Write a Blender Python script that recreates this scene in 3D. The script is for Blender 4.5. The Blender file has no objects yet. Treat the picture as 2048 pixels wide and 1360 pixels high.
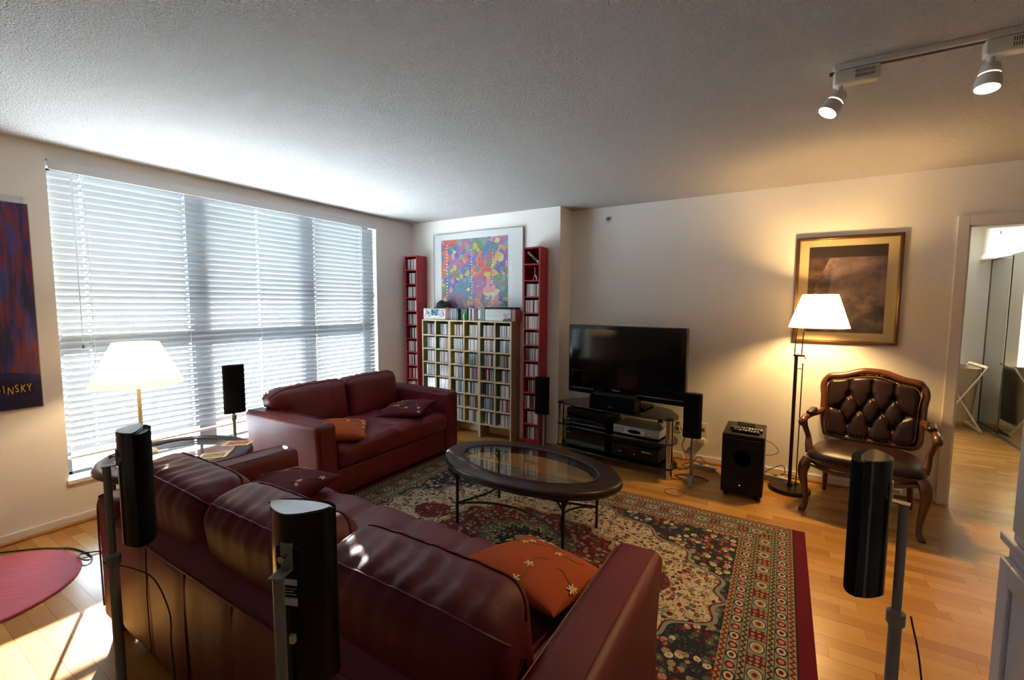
import bpy, bmesh, math, random
from mathutils import Vector, Matrix
random.seed(7)
R = math.radians
S = bpy.context.scene
C = S.collection

# ------------------------------------------------------------------ camera
cam_d = bpy.data.cameras.new('camera')
cam = bpy.data.objects.new('camera', cam_d); C.objects.link(cam)
FPX = 889.87
cam_d.sensor_width = 36.0; cam_d.lens = FPX * 36.0 / 2048.0; cam_d.clip_start = 0.02; cam_d.clip_end = 200
CP = Vector((3.9505, -4.104, 1.4639))
yaw, pit, rol = R(31.347), R(4.5817), R(0.2287)
fw = Vector((-math.sin(yaw) * math.cos(pit), math.cos(yaw) * math.cos(pit), -math.sin(pit)))
rt = fw.cross(Vector((0, 0, 1))).normalized(); up = rt.cross(fw)
rt2 = math.cos(rol) * rt + math.sin(rol) * up; up2 = -math.sin(rol) * rt + math.cos(rol) * up
m = Matrix((rt2, up2, -fw)).transposed().to_4x4(); m.translation = CP
cam.matrix_world = m
S.camera = cam
def to_px(p):
    d = Vector(p) - CP; z = d.dot(fw)
    if z < .05: return None
    return 1024 + FPX * d.dot(rt2) / z, 680 - FPX * d.dot(up2) / z, z

# ------------------------------------------------------------------ world, sun, exposure
S.view_settings.view_transform = 'Standard'; S.view_settings.look = 'None'
S.view_settings.exposure = 0.6; S.view_settings.gamma = 1.0; S.view_settings.use_curve_mapping = False
W = bpy.data.worlds.new('world'); S.world = W; W.use_nodes = True
bg = W.node_tree.nodes['Background']; bg.inputs[0].default_value = (.80, .91, 1.0, 1); bg.inputs[1].default_value = 32.0
sun_d = bpy.data.lights.new('sun', 'SUN'); sun_d.energy = 55; sun_d.color = (1, .93, .82); sun_d.angle = R(.53)
sun = bpy.data.objects.new('sun', sun_d); C.objects.link(sun)
sun.rotation_euler = Vector((1, -.4775, -.262)).to_track_quat('-Z', 'Y').to_euler()
for nm, loc, sx, sy, dr in (('window_portal', (-.34, -1.88, 1.33), 2.7, 2.2, (1, 0, 0)), ('bedroom_portal', (5.05, 3.98, 1.35), 1.5, 1.6, (0, -1, 0))):
    pd = bpy.data.lights.new(nm, 'AREA'); pd.shape = 'RECTANGLE'; pd.size = sx; pd.size_y = sy; pd.cycles.is_portal = True
    po = bpy.data.objects.new(nm, pd); C.objects.link(po); po.location = loc
    po.rotation_euler = Vector(dr).to_track_quat('-Z', 'Z').to_euler()
S.cycles.use_denoising = True
S.cycles.max_bounces = 10; S.cycles.diffuse_bounces = 6; S.cycles.glossy_bounces = 5
S.cycles.transmission_bounces = 6; S.cycles.transparent_max_bounces = 16
S.cycles.sample_clamp_indirect = 6.0; S.cycles.caustics_reflective = False; S.cycles.caustics_refractive = False

# ------------------------------------------------------------------ node helpers
class G:
    def __init__(s, name):
        s.m = bpy.data.materials.new(name); s.m.use_nodes = True; s.t = s.m.node_tree; s.n = s.t.nodes
        s.b = s.n['Principled BSDF']; s.out = s.n['Material Output']
    def put(s, sock, v):
        if isinstance(v, bpy.types.NodeSocket): s.t.links.new(v, sock)
        elif v is not None:
            if hasattr(sock.default_value, '__len__'):
                v = tuple(v); sock.default_value = v if len(v) == len(sock.default_value) else v + (1,)
            else: sock.default_value = v
    def node(s, typ, ins=None, **kw):
        nd = s.n.new(typ)
        for k, v in kw.items(): setattr(nd, k, v)
        for k, v in (ins or {}).items(): s.put(nd.inputs[k], v)
        return nd
    def math(s, op, a, b=None, c=None):
        nd = s.n.new('ShaderNodeMath'); nd.operation = op
        for i, v in enumerate((a, b, c)):
            if v is not None: s.put(nd.inputs[i], v)
        return nd.outputs[0]
    def mix(s, f, a, b, blend='MIX'):
        nd = s.n.new('ShaderNodeMix'); nd.data_type = 'RGBA'; nd.blend_type = blend
        s.put(nd.inputs[0], f); s.put(nd.inputs[6], a); s.put(nd.inputs[7], b)
        return nd.outputs[2]
    def coord(s, which='Object'): return s.node('ShaderNodeTexCoord').outputs[which]
    def mapping(s, v, scale=(1, 1, 1), loc=(0, 0, 0), rot=(0, 0, 0)):
        nd = s.node('ShaderNodeMapping'); s.put(nd.inputs[0], v)
        nd.inputs[1].default_value = loc; nd.inputs[2].default_value = rot; nd.inputs[3].default_value = scale
        return nd.outputs[0]
    def noise(s, v, scale=5, detail=2, rough=.5, out=0):
        nd = s.node('ShaderNodeTexNoise', {'Vector': v, 'Scale': scale, 'Detail': detail, 'Roughness': rough}); return nd.outputs[out]
    def vor(s, v, scale=5, feature='F1', rnd=1):
        return s.node('ShaderNodeTexVoronoi', {'Vector': v, 'Scale': scale, 'Randomness': rnd}, feature=feature)
    def ramp(s, f, stops, mode='LINEAR'):
        nd = s.n.new('ShaderNodeValToRGB'); cr = nd.color_ramp; cr.interpolation = mode
        while len(cr.elements) < len(stops): cr.elements.new(.5)
        for e, (p, c) in zip(cr.elements, stops): e.position = p; e.color = tuple(c) + (1,) if len(c) == 3 else c
        s.put(nd.inputs[0], f); return nd.outputs[0]
    def bump(s, h, strength=.3, dist=.01):
        nd = s.node('ShaderNodeBump', {'Height': h, 'Strength': strength, 'Distance': dist}); s.t.links.new(nd.outputs[0], s.b.inputs['Normal'])
    def xyz(s, v):
        nd = s.node('ShaderNodeSeparateXYZ'); s.put(nd.inputs[0], v); return nd.outputs

def M(name, col, rough=.5, metal=0, spec=.5, bump=None, var=None, coat=0, emit=None, sheen=0):
    g = G(name); b = g.b
    b.inputs['Base Color'].default_value = tuple(col) + (1,); b.inputs['Roughness'].default_value = rough
    b.inputs['Metallic'].default_value = metal; b.inputs['Specular IOR Level'].default_value = spec
    if coat: b.inputs['Coat Weight'].default_value = coat; b.inputs['Coat Roughness'].default_value = .06
    if sheen: b.inputs['Sheen Weight'].default_value = sheen
    v = g.coord() if (bump or var) else None
    if var: g.put(b.inputs['Base Color'], g.ramp(g.noise(v, var[0], 4, .6), [(.3, col), (.7, var[1])]))
    if bump: g.bump(g.noise(v, bump[0], 3, .6), bump[1], bump[2] if len(bump) > 2 else .005)
    if emit: b.inputs['Emission Color'].default_value = tuple(emit[0]) + (1,); b.inputs['Emission Strength'].default_value = emit[1]
    return g.m

def m_glass(name, tint=(1, 1, 1), refl=1.0, rough=.0):
    g = G(name); tr = g.node('ShaderNodeBsdfTransparent', {'Color': tint}); gl = g.node('ShaderNodeBsdfGlossy', {'Color': (1, 1, 1), 'Roughness': rough})
    bf = g.node('ShaderNodeNewGeometry').outputs['Backfacing']
    ior = g.math('SUBTRACT', 1.5, g.math('MULTIPLY', bf, 1.5 - 1 / 1.5)); fr = g.node('ShaderNodeFresnel', {'IOR': ior}); f = g.math('MULTIPLY', fr.outputs[0], refl)
    mx = g.node('ShaderNodeMixShader'); g.put(mx.inputs[0], f); g.put(mx.inputs[1], tr.outputs[0]); g.put(mx.inputs[2], gl.outputs[0])
    g.t.links.new(mx.outputs[0], g.out.inputs[0]); return g.m

def m_translucent(name, col, tcol, fac, gloss=.0):
    g = G(name)
    if gloss:
        base = g.b; base.inputs['Base Color'].default_value = tuple(col) + (1,); base.inputs['Roughness'].default_value = gloss; d = base
    else: d = g.node('ShaderNodeBsdfDiffuse', {'Color': col})
    tl = g.node('ShaderNodeBsdfTranslucent', {'Color': tcol})
    mx = g.node('ShaderNodeMixShader'); mx.inputs[0].default_value = fac; g.put(mx.inputs[1], d.outputs[0]); g.put(mx.inputs[2], tl.outputs[0])
    g.t.links.new(mx.outputs[0], g.out.inputs[0]); return g.m

# ------------------------------------------------------------------ mesh helpers
class MB:
    def __init__(s): s.v = []; s.f = []
    def box(s, x0, x1, y0, y1, z0, z1):
        n = len(s.v); s.v += [(x, y, z) for x in (x0, x1) for y in (y0, y1) for z in (z0, z1)]
        s.f += [tuple(n + i for i in q) for q in ((0, 1, 3, 2), (4, 6, 7, 5), (0, 4, 5, 1), (2, 3, 7, 6), (0, 2, 6, 4), (1, 5, 7, 3))]; return s
    def rbox(s, c, size, r=.03, div=(2, 2, 2), arc=3, fn=None):
        h = [x / 2 for x in size]; r = min(r, *[x * .999 for x in h]); idx = {}; ax = []
        for i in range(3):
            a = [h[i] - r + r * math.tan(R(45) * k / arc) for k in range(arc + 1)]
            inner = [-(h[i] - r) + 2 * (h[i] - r) * k / div[i] for k in range(1, div[i])]
            ax.append([-x for x in reversed(a)] + inner + a)
        def put(q):
            p = [max(-(h[i] - r), min(h[i] - r, q[i])) for i in range(3)]; d = Vector([q[i] - p[i] for i in range(3)])
            if d.length > 0: d.normalize()
            w = Vector(p) + d * r; k = tuple(round(x, 5) for x in w)
            if k not in idx:
                o = Vector(w)
                if fn: o = Vector(fn(o.x / h[0], o.y / h[1], o.z / h[2], o))
                idx[k] = len(s.v); s.v.append((o.x + c[0], o.y + c[1], o.z + c[2]))
            return idx[k]
        for a in range(3):
            b, cc = (a + 1) % 3, (a + 2) % 3
            for sg in (-1, 1):
                for i in range(len(ax[b]) - 1):
                    for j in range(len(ax[cc]) - 1):
                        qs = []
                        for (ii, jj) in ((i, j), (i + 1, j), (i + 1, j + 1), (i, j + 1)):
                            q = [0, 0, 0]; q[a] = sg * h[a]; q[b] = ax[b][ii]; q[cc] = ax[cc][jj]; qs.append(put(q))
                        if sg < 0: qs.reverse()
                        u = []
                        for x in qs:
                            if x not in u: u.append(x)
                        if len(u) > 2: s.f.append(tuple(u))
        return s
    def tube(s, pts, rad, sides=8, caps=True, flat=1.0, closed=False):
        pts = [Vector(p) for p in pts]; n = len(pts)
        if not hasattr(rad, '__len__'): rad = [rad] * n
        base = len(s.v); ref = None
        for i, p in enumerate(pts):
            a = pts[(i - 1) % n] if (i > 0 or closed) else p; b = pts[(i + 1) % n] if (i < n - 1 or closed) else p
            t = (b - a).normalized()
            if ref is None:
                ref = Vector((0, 0, 1)) if abs(t.z) < .9 else Vector((1, 0, 0))
            u = (ref - t * ref.dot(t)).normalized(); w = t.cross(u); ref = u
            for k in range(sides):
                an = 2 * math.pi * k / sides; q = p + (u * math.cos(an) * flat + w * math.sin(an)) * rad[i]; s.v.append(tuple(q))
        for i in range(n if closed else n - 1):
            for k in range(sides):
                a = base + i * sides; b = base + ((i + 1) % n) * sides; k2 = (k + 1) % sides
                s.f.append((a + k, a + k2, b + k2, b + k))
        if caps and not closed:
            s.f.append(tuple(base + k for k in reversed(range(sides)))); s.f.append(tuple(base + (n - 1) * sides + k for k in range(sides)))
        return s
    def lathe(s, prof, seg=24, c=(0, 0, 0), sx=1, sy=1, closed=False, cap=True):
        base = len(s.v); n = len(prof)
        for (r, z) in prof:
            for k in range(seg):
                a = 2 * math.pi * k / seg; s.v.append((c[0] + r * sx * math.cos(a), c[1] + r * sy * math.sin(a), c[2] + z))
        for i in range(n if closed else n - 1):
            for k in range(seg):
                a = base + i * seg; b = base + ((i + 1) % n) * seg; k2 = (k + 1) % seg; s.f.append((a + k, a + k2, b + k2, b + k))
        if cap and not closed:
            s.f.append(tuple(base + k for k in reversed(range(seg)))); s.f.append(tuple(base + (n - 1) * seg + k for k in range(seg)))
        return s
    def prism(s, poly, z0, z1, axis='z'):
        n = len(poly); base = len(s.v)
        P = {'z': lambda a, b, h: (a, b, h), 'x': lambda a, b, h: (h, a, b), 'y': lambda a, b, h: (a, h, b)}[axis]
        for h in (z0, z1): s.v += [P(a, b, h) for a, b in poly]
        s.f.append(tuple(base + k for k in reversed(range(n)))); s.f.append(tuple(base + n + k for k in range(n)))
        for k in range(n): k2 = (k + 1) % n; s.f.append((base + k, base + k2, base + n + k2, base + n + k))
        return s
    def surf(s, fn, nu, nv, thick=0):
        base = len(s.v); s.v += [tuple(fn(i / nu, j / nv)) for i in range(nu + 1) for j in range(nv + 1)]
        I = lambda i, j: base + i * (nv + 1) + j
        for i in range(nu):
            for j in range(nv): s.f.append((I(i, j), I(i + 1, j), I(i + 1, j + 1), I(i, j + 1)))
        return s
    def ball(s, c, r, seg=8, rings=5, sc=(1, 1, 1)):
        pr = [(r * math.sin(math.pi * k / rings), -r * math.cos(math.pi * k / rings)) for k in range(rings + 1)]
        pr[0] = (r * .02, -r); pr[-1] = (r * .02, r)
        n = len(s.v); s.lathe(pr, seg)
        for i in range(n, len(s.v)):
            x, y, z = s.v[i]; s.v[i] = (x * sc[0] + c[0], y * sc[1] + c[1], z * sc[2] + c[2])
        return s
    def build(s, name, mat, parent=None, ang=35, bevel=0, loc=None, rot=None):
        me = bpy.data.meshes.new(name); me.from_pydata(s.v, [], s.f)
        bm = bmesh.new(); bm.from_mesh(me); bmesh.ops.recalc_face_normals(bm, faces=bm.faces); bm.to_mesh(me); bm.free()
        if ang is not None:
            me.polygons.foreach_set('use_smooth', [True] * len(me.polygons)); me.set_sharp_from_angle(angle=R(ang))
        if mat: me.materials.append(mat)
        return link(name, me, parent, bevel, loc, rot)
def link(name, me, parent=None, bevel=0, loc=None, rot=None):
    o = bpy.data.objects.new(name, me); C.objects.link(o)
    if parent: o.parent = parent
    if loc: o.location = loc
    if rot: o.rotation_euler = rot
    if bevel:
        b = o.modifiers.new('bevel', 'BEVEL'); b.width = bevel; b.segments = 2; b.limit_method = 'ANGLE'
    return o
def tag(o, label, cat, group=None):
    o['label'] = label; o['category'] = cat
    if group: o['group'] = group
    return o
def T(name, label, cat, loc=(0, 0, 0), rz=0, group=None):
    o = bpy.data.objects.new(name, None); C.objects.link(o); o.location = loc; o.rotation_euler = (0, 0, rz); o.empty_display_size = .1
    return tag(o, label, cat, group)
def struct(o): o['kind'] = 'structure'; return o
def SE(name, loc=(0, 0, 0), rz=0):
    o = bpy.data.objects.new(name, None); C.objects.link(o); o.location = loc; o.rotation_euler = (0, 0, rz); return struct(o)
def text(name, body, size, mat, parent, mw, extrude=.0006, sx=1.0):
    cu = bpy.data.curves.new(name, 'FONT'); cu.body = body; cu.size = size; cu.extrude = extrude; cu.align_x = 'CENTER'; cu.align_y = 'CENTER'; cu.resolution_u = 3
    t = bpy.data.objects.new(name, cu); C.objects.link(t); bpy.context.view_layer.update()
    me = bpy.data.meshes.new_from_object(t.evaluated_get(bpy.context.evaluated_depsgraph_get()))
    bpy.data.objects.remove(t); bpy.data.curves.remove(cu); me.materials.clear(); me.materials.append(mat)
    me.transform(Matrix.Diagonal((sx, 1, 1, 1))); me.transform(mw); me.name = name
    return link(name, me, parent)
def frame(o, x, y):   # matrix from origin, x axis, y axis
    x = Vector(x).normalized(); y = Vector(y).normalized(); z = x.cross(y)
    mm = Matrix((x, y, z)).transposed().to_4x4(); mm.translation = Vector(o); return mm
def bez(pts, n=8):    # Catmull-Rom through points
    P = [Vector(p) for p in pts]; P = [2 * P[0] - P[1]] + P + [2 * P[-1] - P[-2]]; out = []
    for i in range(1, len(P) - 2):
        for k in range(n):
            t = k / n; a, b, c, d = P[i - 1:i + 3]
            out.append(.5 * ((2 * b) + (c - a) * t + (2 * a - 5 * b + 4 * c - d) * t * t + (3 * b - a - 3 * c + d) * t ** 3))
    out.append(P[-2]); return out
def lerps(vals, n): # radii along bez
    out = []
    for i in range(len(vals) - 1):
        for k in range(n): out.append(vals[i] + (vals[i + 1] - vals[i]) * k / n)
    return out + [vals[-1]]
def ell(a, b, n=48, c=(0, 0)): return [(c[0] + a * math.cos(2 * math.pi * k / n), c[1] + b * math.sin(2 * math.pi * k / n)) for k in range(n)]

# ------------------------------------------------------------------ materials
def wall_mat(name, col, b=.12):
    g = G(name); v = g.coord(); g.b.inputs['Base Color'].default_value = col + (1,); g.b.inputs['Roughness'].default_value = .75
    g.b.inputs['Specular IOR Level'].default_value = .25; g.bump(g.noise(v, 160, 3, .6), b, .003); return g.m
WALL = wall_mat('wall_paint', (.86, .84, .80))
def ceil_mat():
    g = G('ceiling_texture'); v = g.coord(); g.b.inputs['Base Color'].default_value = (.70, .685, .665, 1); g.b.inputs['Roughness'].default_value = .9
    g.b.inputs['Specular IOR Level'].default_value = .1
    h = g.math('ADD', g.noise(v, 115, 3, .7), g.math('MULTIPLY', g.vor(v, 150).outputs[0], .5)); g.bump(h, 1.0, .022); return g.m
CEIL = ceil_mat()
TRIM = M('trim_paint', (.82, .80, .76), .45)
def wood_strip(name, island):
    g = G(name); rnd = g.node('ShaderNodeNewGeometry').outputs['Random Per Island'] if island else g.node('ShaderNodeObjectInfo').outputs['Random']
    v = g.node('ShaderNodeNewGeometry').outputs['Position']
    off = g.node('ShaderNodeCombineXYZ', {'X': g.math('MULTIPLY', rnd, 31.0), 'Y': g.math('MULTIPLY', rnd, 17.0)}).outputs[0]
    va = g.node('ShaderNodeVectorMath', operation='ADD'); g.put(va.inputs[0], v); g.put(va.inputs[1], off)
    gr = g.noise(g.mapping(va.outputs[0], (3.0, 60, 60)), 2.2, 4, .65)
    base = g.ramp(rnd, [(0, (.37, .165, .034)), (.3, (.45, .215, .048)), (.6, (.50, .255, .062)), (.85, (.545, .295, .082)), (1, (.41, .185, .04))])
    col = g.mix(g.math('MULTIPLY', g.ramp(gr, [(.35, (0, 0, 0)), (.75, (1, 1, 1))]), .28), base, (.34, .16, .045))
    g.put(g.b.inputs['Base Color'], col); g.b.inputs['Roughness'].default_value = .27; g.b.inputs['Specular IOR Level'].default_value = .5
    g.bump(gr, .06, .002); return g.m
PLANK = wood_strip('strip_flooring', False); PLANKS = wood_strip('strip_flooring_far', True)
SUBF = M('subfloor', (.16, .08, .03), .8)
def leather(name, a, b, rough=.47, sc=260):
    g = G(name); v = g.coord()
    g.put(g.b.inputs['Base Color'], g.ramp(g.noise(v, 6, 3, .6), [(.3, a), (.7, b)])); g.b.inputs['Roughness'].default_value = rough
    g.b.inputs['Specular IOR Level'].default_value = .38
    h = g.math('ADD', g.math('MULTIPLY', g.vor(v, sc).outputs[0], .5), g.math('MULTIPLY', g.noise(g.mapping(v, (9, 3, 3)), 1.6, 3, .5), 2.2)); g.bump(h, .16, .006)
    return g.m
LEATHER = leather('red_leather', (.088, .0062, .0105), (.118, .009, .0145))
PIPING = leather('red_leather_piping', (.085, .006, .010), (.11, .008, .013))
BROWNL = leather('brown_leather', (.012, .005, .0045), (.020, .008, .007), .32)
DARKWOOD = M('dark_wood', (.014, .006, .005), .36, spec=.35, var=(7, (.030, .012, .009)))
WALNUT = M('carved_walnut', (.060, .018, .006), .30, var=(14, (.115, .036, .010)), coat=.35)
IRON = M('wrought_iron', (.018, .015, .013), .45, .7, bump=(80, .2))
BRONZE = M('bronze_lamp', (.040, .022, .014), .33, .75)
BLACK = M('black_plastic', (.006, .006, .007), .38, spec=.2)
GRILLE = M('grille_cloth', (.004, .004, .005), .9, spec=.08, bump=(900, .5, .002))
GLOSSB = M('gloss_black', (.004, .004, .005), .16, spec=.35)
SILVERTOP = M('speaker_gloss_top', (.055, .07, .08), .13, coat=1, metal=.35)
GREYMET = M('grey_stand_metal', (.19, .185, .17), .42, .1)
SILVER = M('silver_plastic', (.42, .42, .43), .35, .5)
CHROME = M('chrome', (.55, .55, .56), .10, 1.0)
REDP = M('red_lacquer', (.33, .010, .020), .38)
BIRCH = M('birch_veneer', (.58, .47, .28), .5, var=(5, (.66, .55, .34)))
TAN = M('tan_side_panel', (.33, .225, .085), .5)
SAGE = M('sage_panel', (.24, .26, .115), .55)
MUST = M('mustard_panel', (.50, .33, .03), .55)
WHITEP = M('white_plastic', (.8, .8, .78), .4)
IVORY = M('ivory_plastic', (.72, .66, .50), .4)
CABLE = M('black_cable', (.012, .012, .012), .5)
WCABLE = M('white_cable', (.7, .68, .6), .5)
DARKFR = M('window_frame_bronze', (.060, .058, .062), .45, .3)
PANE = m_glass('window_glass', (.96, .98, .98), 1.0)
TABLEGLASS = m_glass('table_glass', (.93, .97, .95), 1.2)
SMOKE = m_glass('smoked_glass', (.07, .07, .075), 1.3)
PICGLASS = m_glass('picture_glass', (1, 1, 1), .8)
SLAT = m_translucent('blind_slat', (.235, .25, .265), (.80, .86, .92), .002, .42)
HEADR = M('blind_headrail', (.72, .74, .76), .4)
CORD = M('blind_cord', (.75, .76, .76), .6)
SHADE = m_translucent('floor_lamp_shade', (.85, .80, .68), (.97, .90, .70), .72)
SHADE2 = m_translucent('table_lamp_shade', (.80, .66, .45), (.92, .74, .48), .45)
BULB = M('bulb_glow', (1, .9, .7), .5, emit=((1, .72, .36), 14))
SPOTG = M('spot_lens_glow', (1, .9, .7), .4, emit=((1, .80, .50), 9))
MIRROR = M('mirror_glass', (.74, .76, .74), .02, 1.0)

# ------------------------------------------------------------------ room shell
H = 2.44; XJ = 2.0092; YT = .2791; XE = 6.70; YR = -6.4
WY0, WY1, WZ0, WZ1 = -3.19, -.569, .300, 2.352      # window opening
mb = MB(); t = -.26
mb.box(t, 0, YR, WY0, 0, H).box(t, 0, WY1, .12, 0, H).box(t, 0, WY0, WY1, 0, WZ0).box(t, 0, WY0, WY1, WZ1, H)
wl = struct(mb.build('wall_left', WALL, ang=None))
struct(MB().box(0, XJ, 0, .40, 0, H).build('wall_back', WALL, ang=None))
DX0, DX1, DH = 5.035, 5.87, 2.03
mb = MB().box(XJ, DX0, YT, .40, 0, H).box(DX1, XE, YT, .40, 0, H).box(DX0, DX1, YT, .40, DH, H)
struct(mb.build('wall_television', WALL, ang=None))
struct(MB().box(XE, XE + .12, YR, .40, 0, H).build('wall_right', WALL, ang=None))
struct(MB().box(t, XE + .12, YR - .12, YR, 0, H).build('wall_rear', WALL, ang=None))
struct(MB().box(t, XE + .12, YR - .12, 4.0, H, H + .1).build('ceiling', CEIL, ang=None))
# bedroom shell
BX0, BX1, BY = 4.0, 6.06, 3.68
BWX0, BWX1, BWZ0, BWZ1 = 4.35, 5.74, .55, 2.16
mb = MB().box(BX0 - .12, BWX0, BY, BY + .2, 0, H).box(BWX1, BX1 + .72, BY, BY + .2, 0, H).box(BWX0, BWX1, BY, BY + .2, 0, BWZ0).box(BWX0, BWX1, BY, BY + .2, BWZ1, H)
struct(mb.build('wall_bedroom_back', WALL, ang=None))
struct(MB().box(BX0 - .12, BX0, .40, BY, 0, H).build('wall_bedroom_left', WALL, ang=None))
CY0 = 2.27
mb = MB().box(BX1, BX1 + .12, .40, CY0, 0, H).box(BX1 - .045, BX1 + .12, CY0, BY, 2.09, H).box(BX1 - .06, BX1 + .12, CY0, BY, 2.035, 2.09).box(BX1 + .60, BX1 + .72, CY0, BY, 0, H)
struct(mb.build('wall_closet', WALL, ang=None))
# baseboards
bbh = .064
struct(MB().box(0, .014, YR, .0, .016, bbh).build('baseboard_left', TRIM, ang=None, bevel=.003))
struct(MB().box(.014, XJ + .014, -.014, 0, .016, bbh).box(XJ, XJ + .014, 0, YT, .016, bbh).build('baseboard_back', TRIM, ang=None, bevel=.003))
struct(MB().box(XJ + .014, DX0 - .062, YT - .014, YT, .016, bbh).build('baseboard_television', TRIM, ang=None, bevel=.003))
struct(MB().box(BX0, BX1, BY - .014, BY, 0, .075).box(BX1 - .014, BX1, .40, CY0, 0, .075).build('baseboard_bedroom', TRIM, ang=None, bevel=.003))
OAKTRIM = M('oak_shoe_moulding', (.42, .19, .06), .35)
struct(MB().box(0, .024, YR, 0, 0, .016).build('trim_1', OAKTRIM, ang=None, bevel=.004))
struct(MB().box(.024, XJ + .024, -.024, 0, 0, .016).box(XJ, XJ + .024, 0, YT, 0, .016).build('trim_2', OAKTRIM, ang=None, bevel=.004))
struct(MB().box(XJ + .024, DX0 - .062, YT - .024, YT, 0, .016).build('trim_3', OAKTRIM, ang=None, bevel=.004))
# door casing
d1 = SE('door_1', (0, 0, 0))
MB().box(DX0 - .062, DX0, YT - .018, YT, 0, DH + .07).build('casing_side', TRIM, d1, bevel=.004)
MB().box(DX1, DX1 + .062, YT - .018, YT, 0, DH + .07).build('casing_side', TRIM, d1, bevel=.004)
MB().box(DX0, DX1, YT - .018, YT, DH, DH + .07).build('casing_head', TRIM, d1, bevel=.004)
MB().box(DX0 - .001, DX0 + .014, YT, .405, 0, DH).box(DX1 - .014, DX1 + .001, YT, .405, 0, DH).box(DX0, DX1, YT, .405, DH - .014, DH + .001).build('jamb', TRIM, d1, bevel=.002)

# ------------------------------------------------------------------ strip floor
fl = struct(MB().box(t, XE, YR, BY, -.10, -.012).build('floor', SUBF, ang=None))
SW, planks = .070, []
y = YR; rr = random.Random(3)
while y < BY:
    x = -.02 - rr.random() * .4
    while x < XE:
        L = rr.choice((.30, .36, .42, .42, .48, .55)); planks.append((x, y, L)); x += L
    y += SW
def covered(x, y):
    if 1.13 < x < 4.13 and -2.81 < y < -.77: return True
    if 1.6 < x < 3.65 and -3.3 < y < -2.4: return True
    if .2 < x < 1.2 and -3.2 < y < -.7: return True
    return x < .35 and y > -3.2
sc = []
for i, (x, y, L) in enumerate(planks):
    cx, cy = x + L / 2, y + SW / 2
    if (cy > .28 and not (5.04 < cx < 6.06)) or cx < 0: continue
    a = to_px((cx, cy, 0))
    if not a or not (-20 < a[0] < 2068 and 0 < a[1] < 1400) or covered(cx, cy): continue
    sc.append((L * SW * CP.z / a[2] ** 3, i))
sc.sort(reverse=True); near = {i for _, i in sc[:300]}
plank_me = {}
far = MB()
for i, (x, y, L) in enumerate(planks):
    if i not in near:
        far.box(x + .0004, x + L - .0004, y + .0004, y + SW - .0004, -.012, -.0005 + .0005 * ((i * 7919) % 3) / 3); continue
    if L not in plank_me:
        o = MB().box(-L / 2 + .0004, L / 2 - .0004, -SW / 2 + .0004, SW / 2 - .0004, -.012, 0).build('plank', PLANK, fl, ang=None); plank_me[L] = o.data
    else:
        o = bpy.data.objects.new('plank', plank_me[L]); C.objects.link(o); o.parent = fl
    o.location = (x + L / 2, y + SW / 2, -.0004 * ((i * 7919) % 3) / 3)
fo = far.build('plank_field', PLANKS, fl, ang=None); fo['kind'] = 'stuff'

# ------------------------------------------------------------------ main window and its blind
w1 = SE('window_1')
FX = -.16; fy0, fy1, fz0, fz1 = WY0, WY1, WZ0, WZ1
MB().box(FX - .03, FX + .03, fy0, fy0 + .05, fz0, fz1).box(FX - .03, FX + .03, fy1 - .09, fy1, fz0, fz1).box(FX - .03, FX + .03, fy0, fy1, fz1 - .05, fz1).box(FX - .03, FX + .03, fy0, fy1, fz0, fz0 + .022).build('frame', DARKFR, w1, bevel=.003)
MY = (-2.30, -1.33); MZ = 1.19
for yy in MY: MB().box(FX - .035, FX + .035, yy - .065, yy + .065, fz0 + .022, fz1 - .05).build('mullion', DARKFR, w1, bevel=.003)
ys = [fy0 + .05, MY[0] - .065, MY[0] + .065, MY[1] - .065, MY[1] + .065, fy1 - .09]
for k in range(3): MB().box(FX - .03, FX + .03, ys[2 * k], ys[2 * k + 1], MZ - .05, MZ + .05).build('transom_bar', DARKFR, w1, bevel=.003)
for k in range(3):
    for (za, zb) in ((fz0 + .022, MZ - .05), (MZ + .05, fz1 - .05)):
        MB().box(FX - .003, FX + .003, ys[2 * k], ys[2 * k + 1], za, zb).build('pane', PANE, w1, ang=None)
MB().box(-.13, .018, WY0 - .012, WY1 + .012, WZ0 - .026, WZ0 + .002).build('window_sill', TRIM, w1, bevel=.004)

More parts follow.
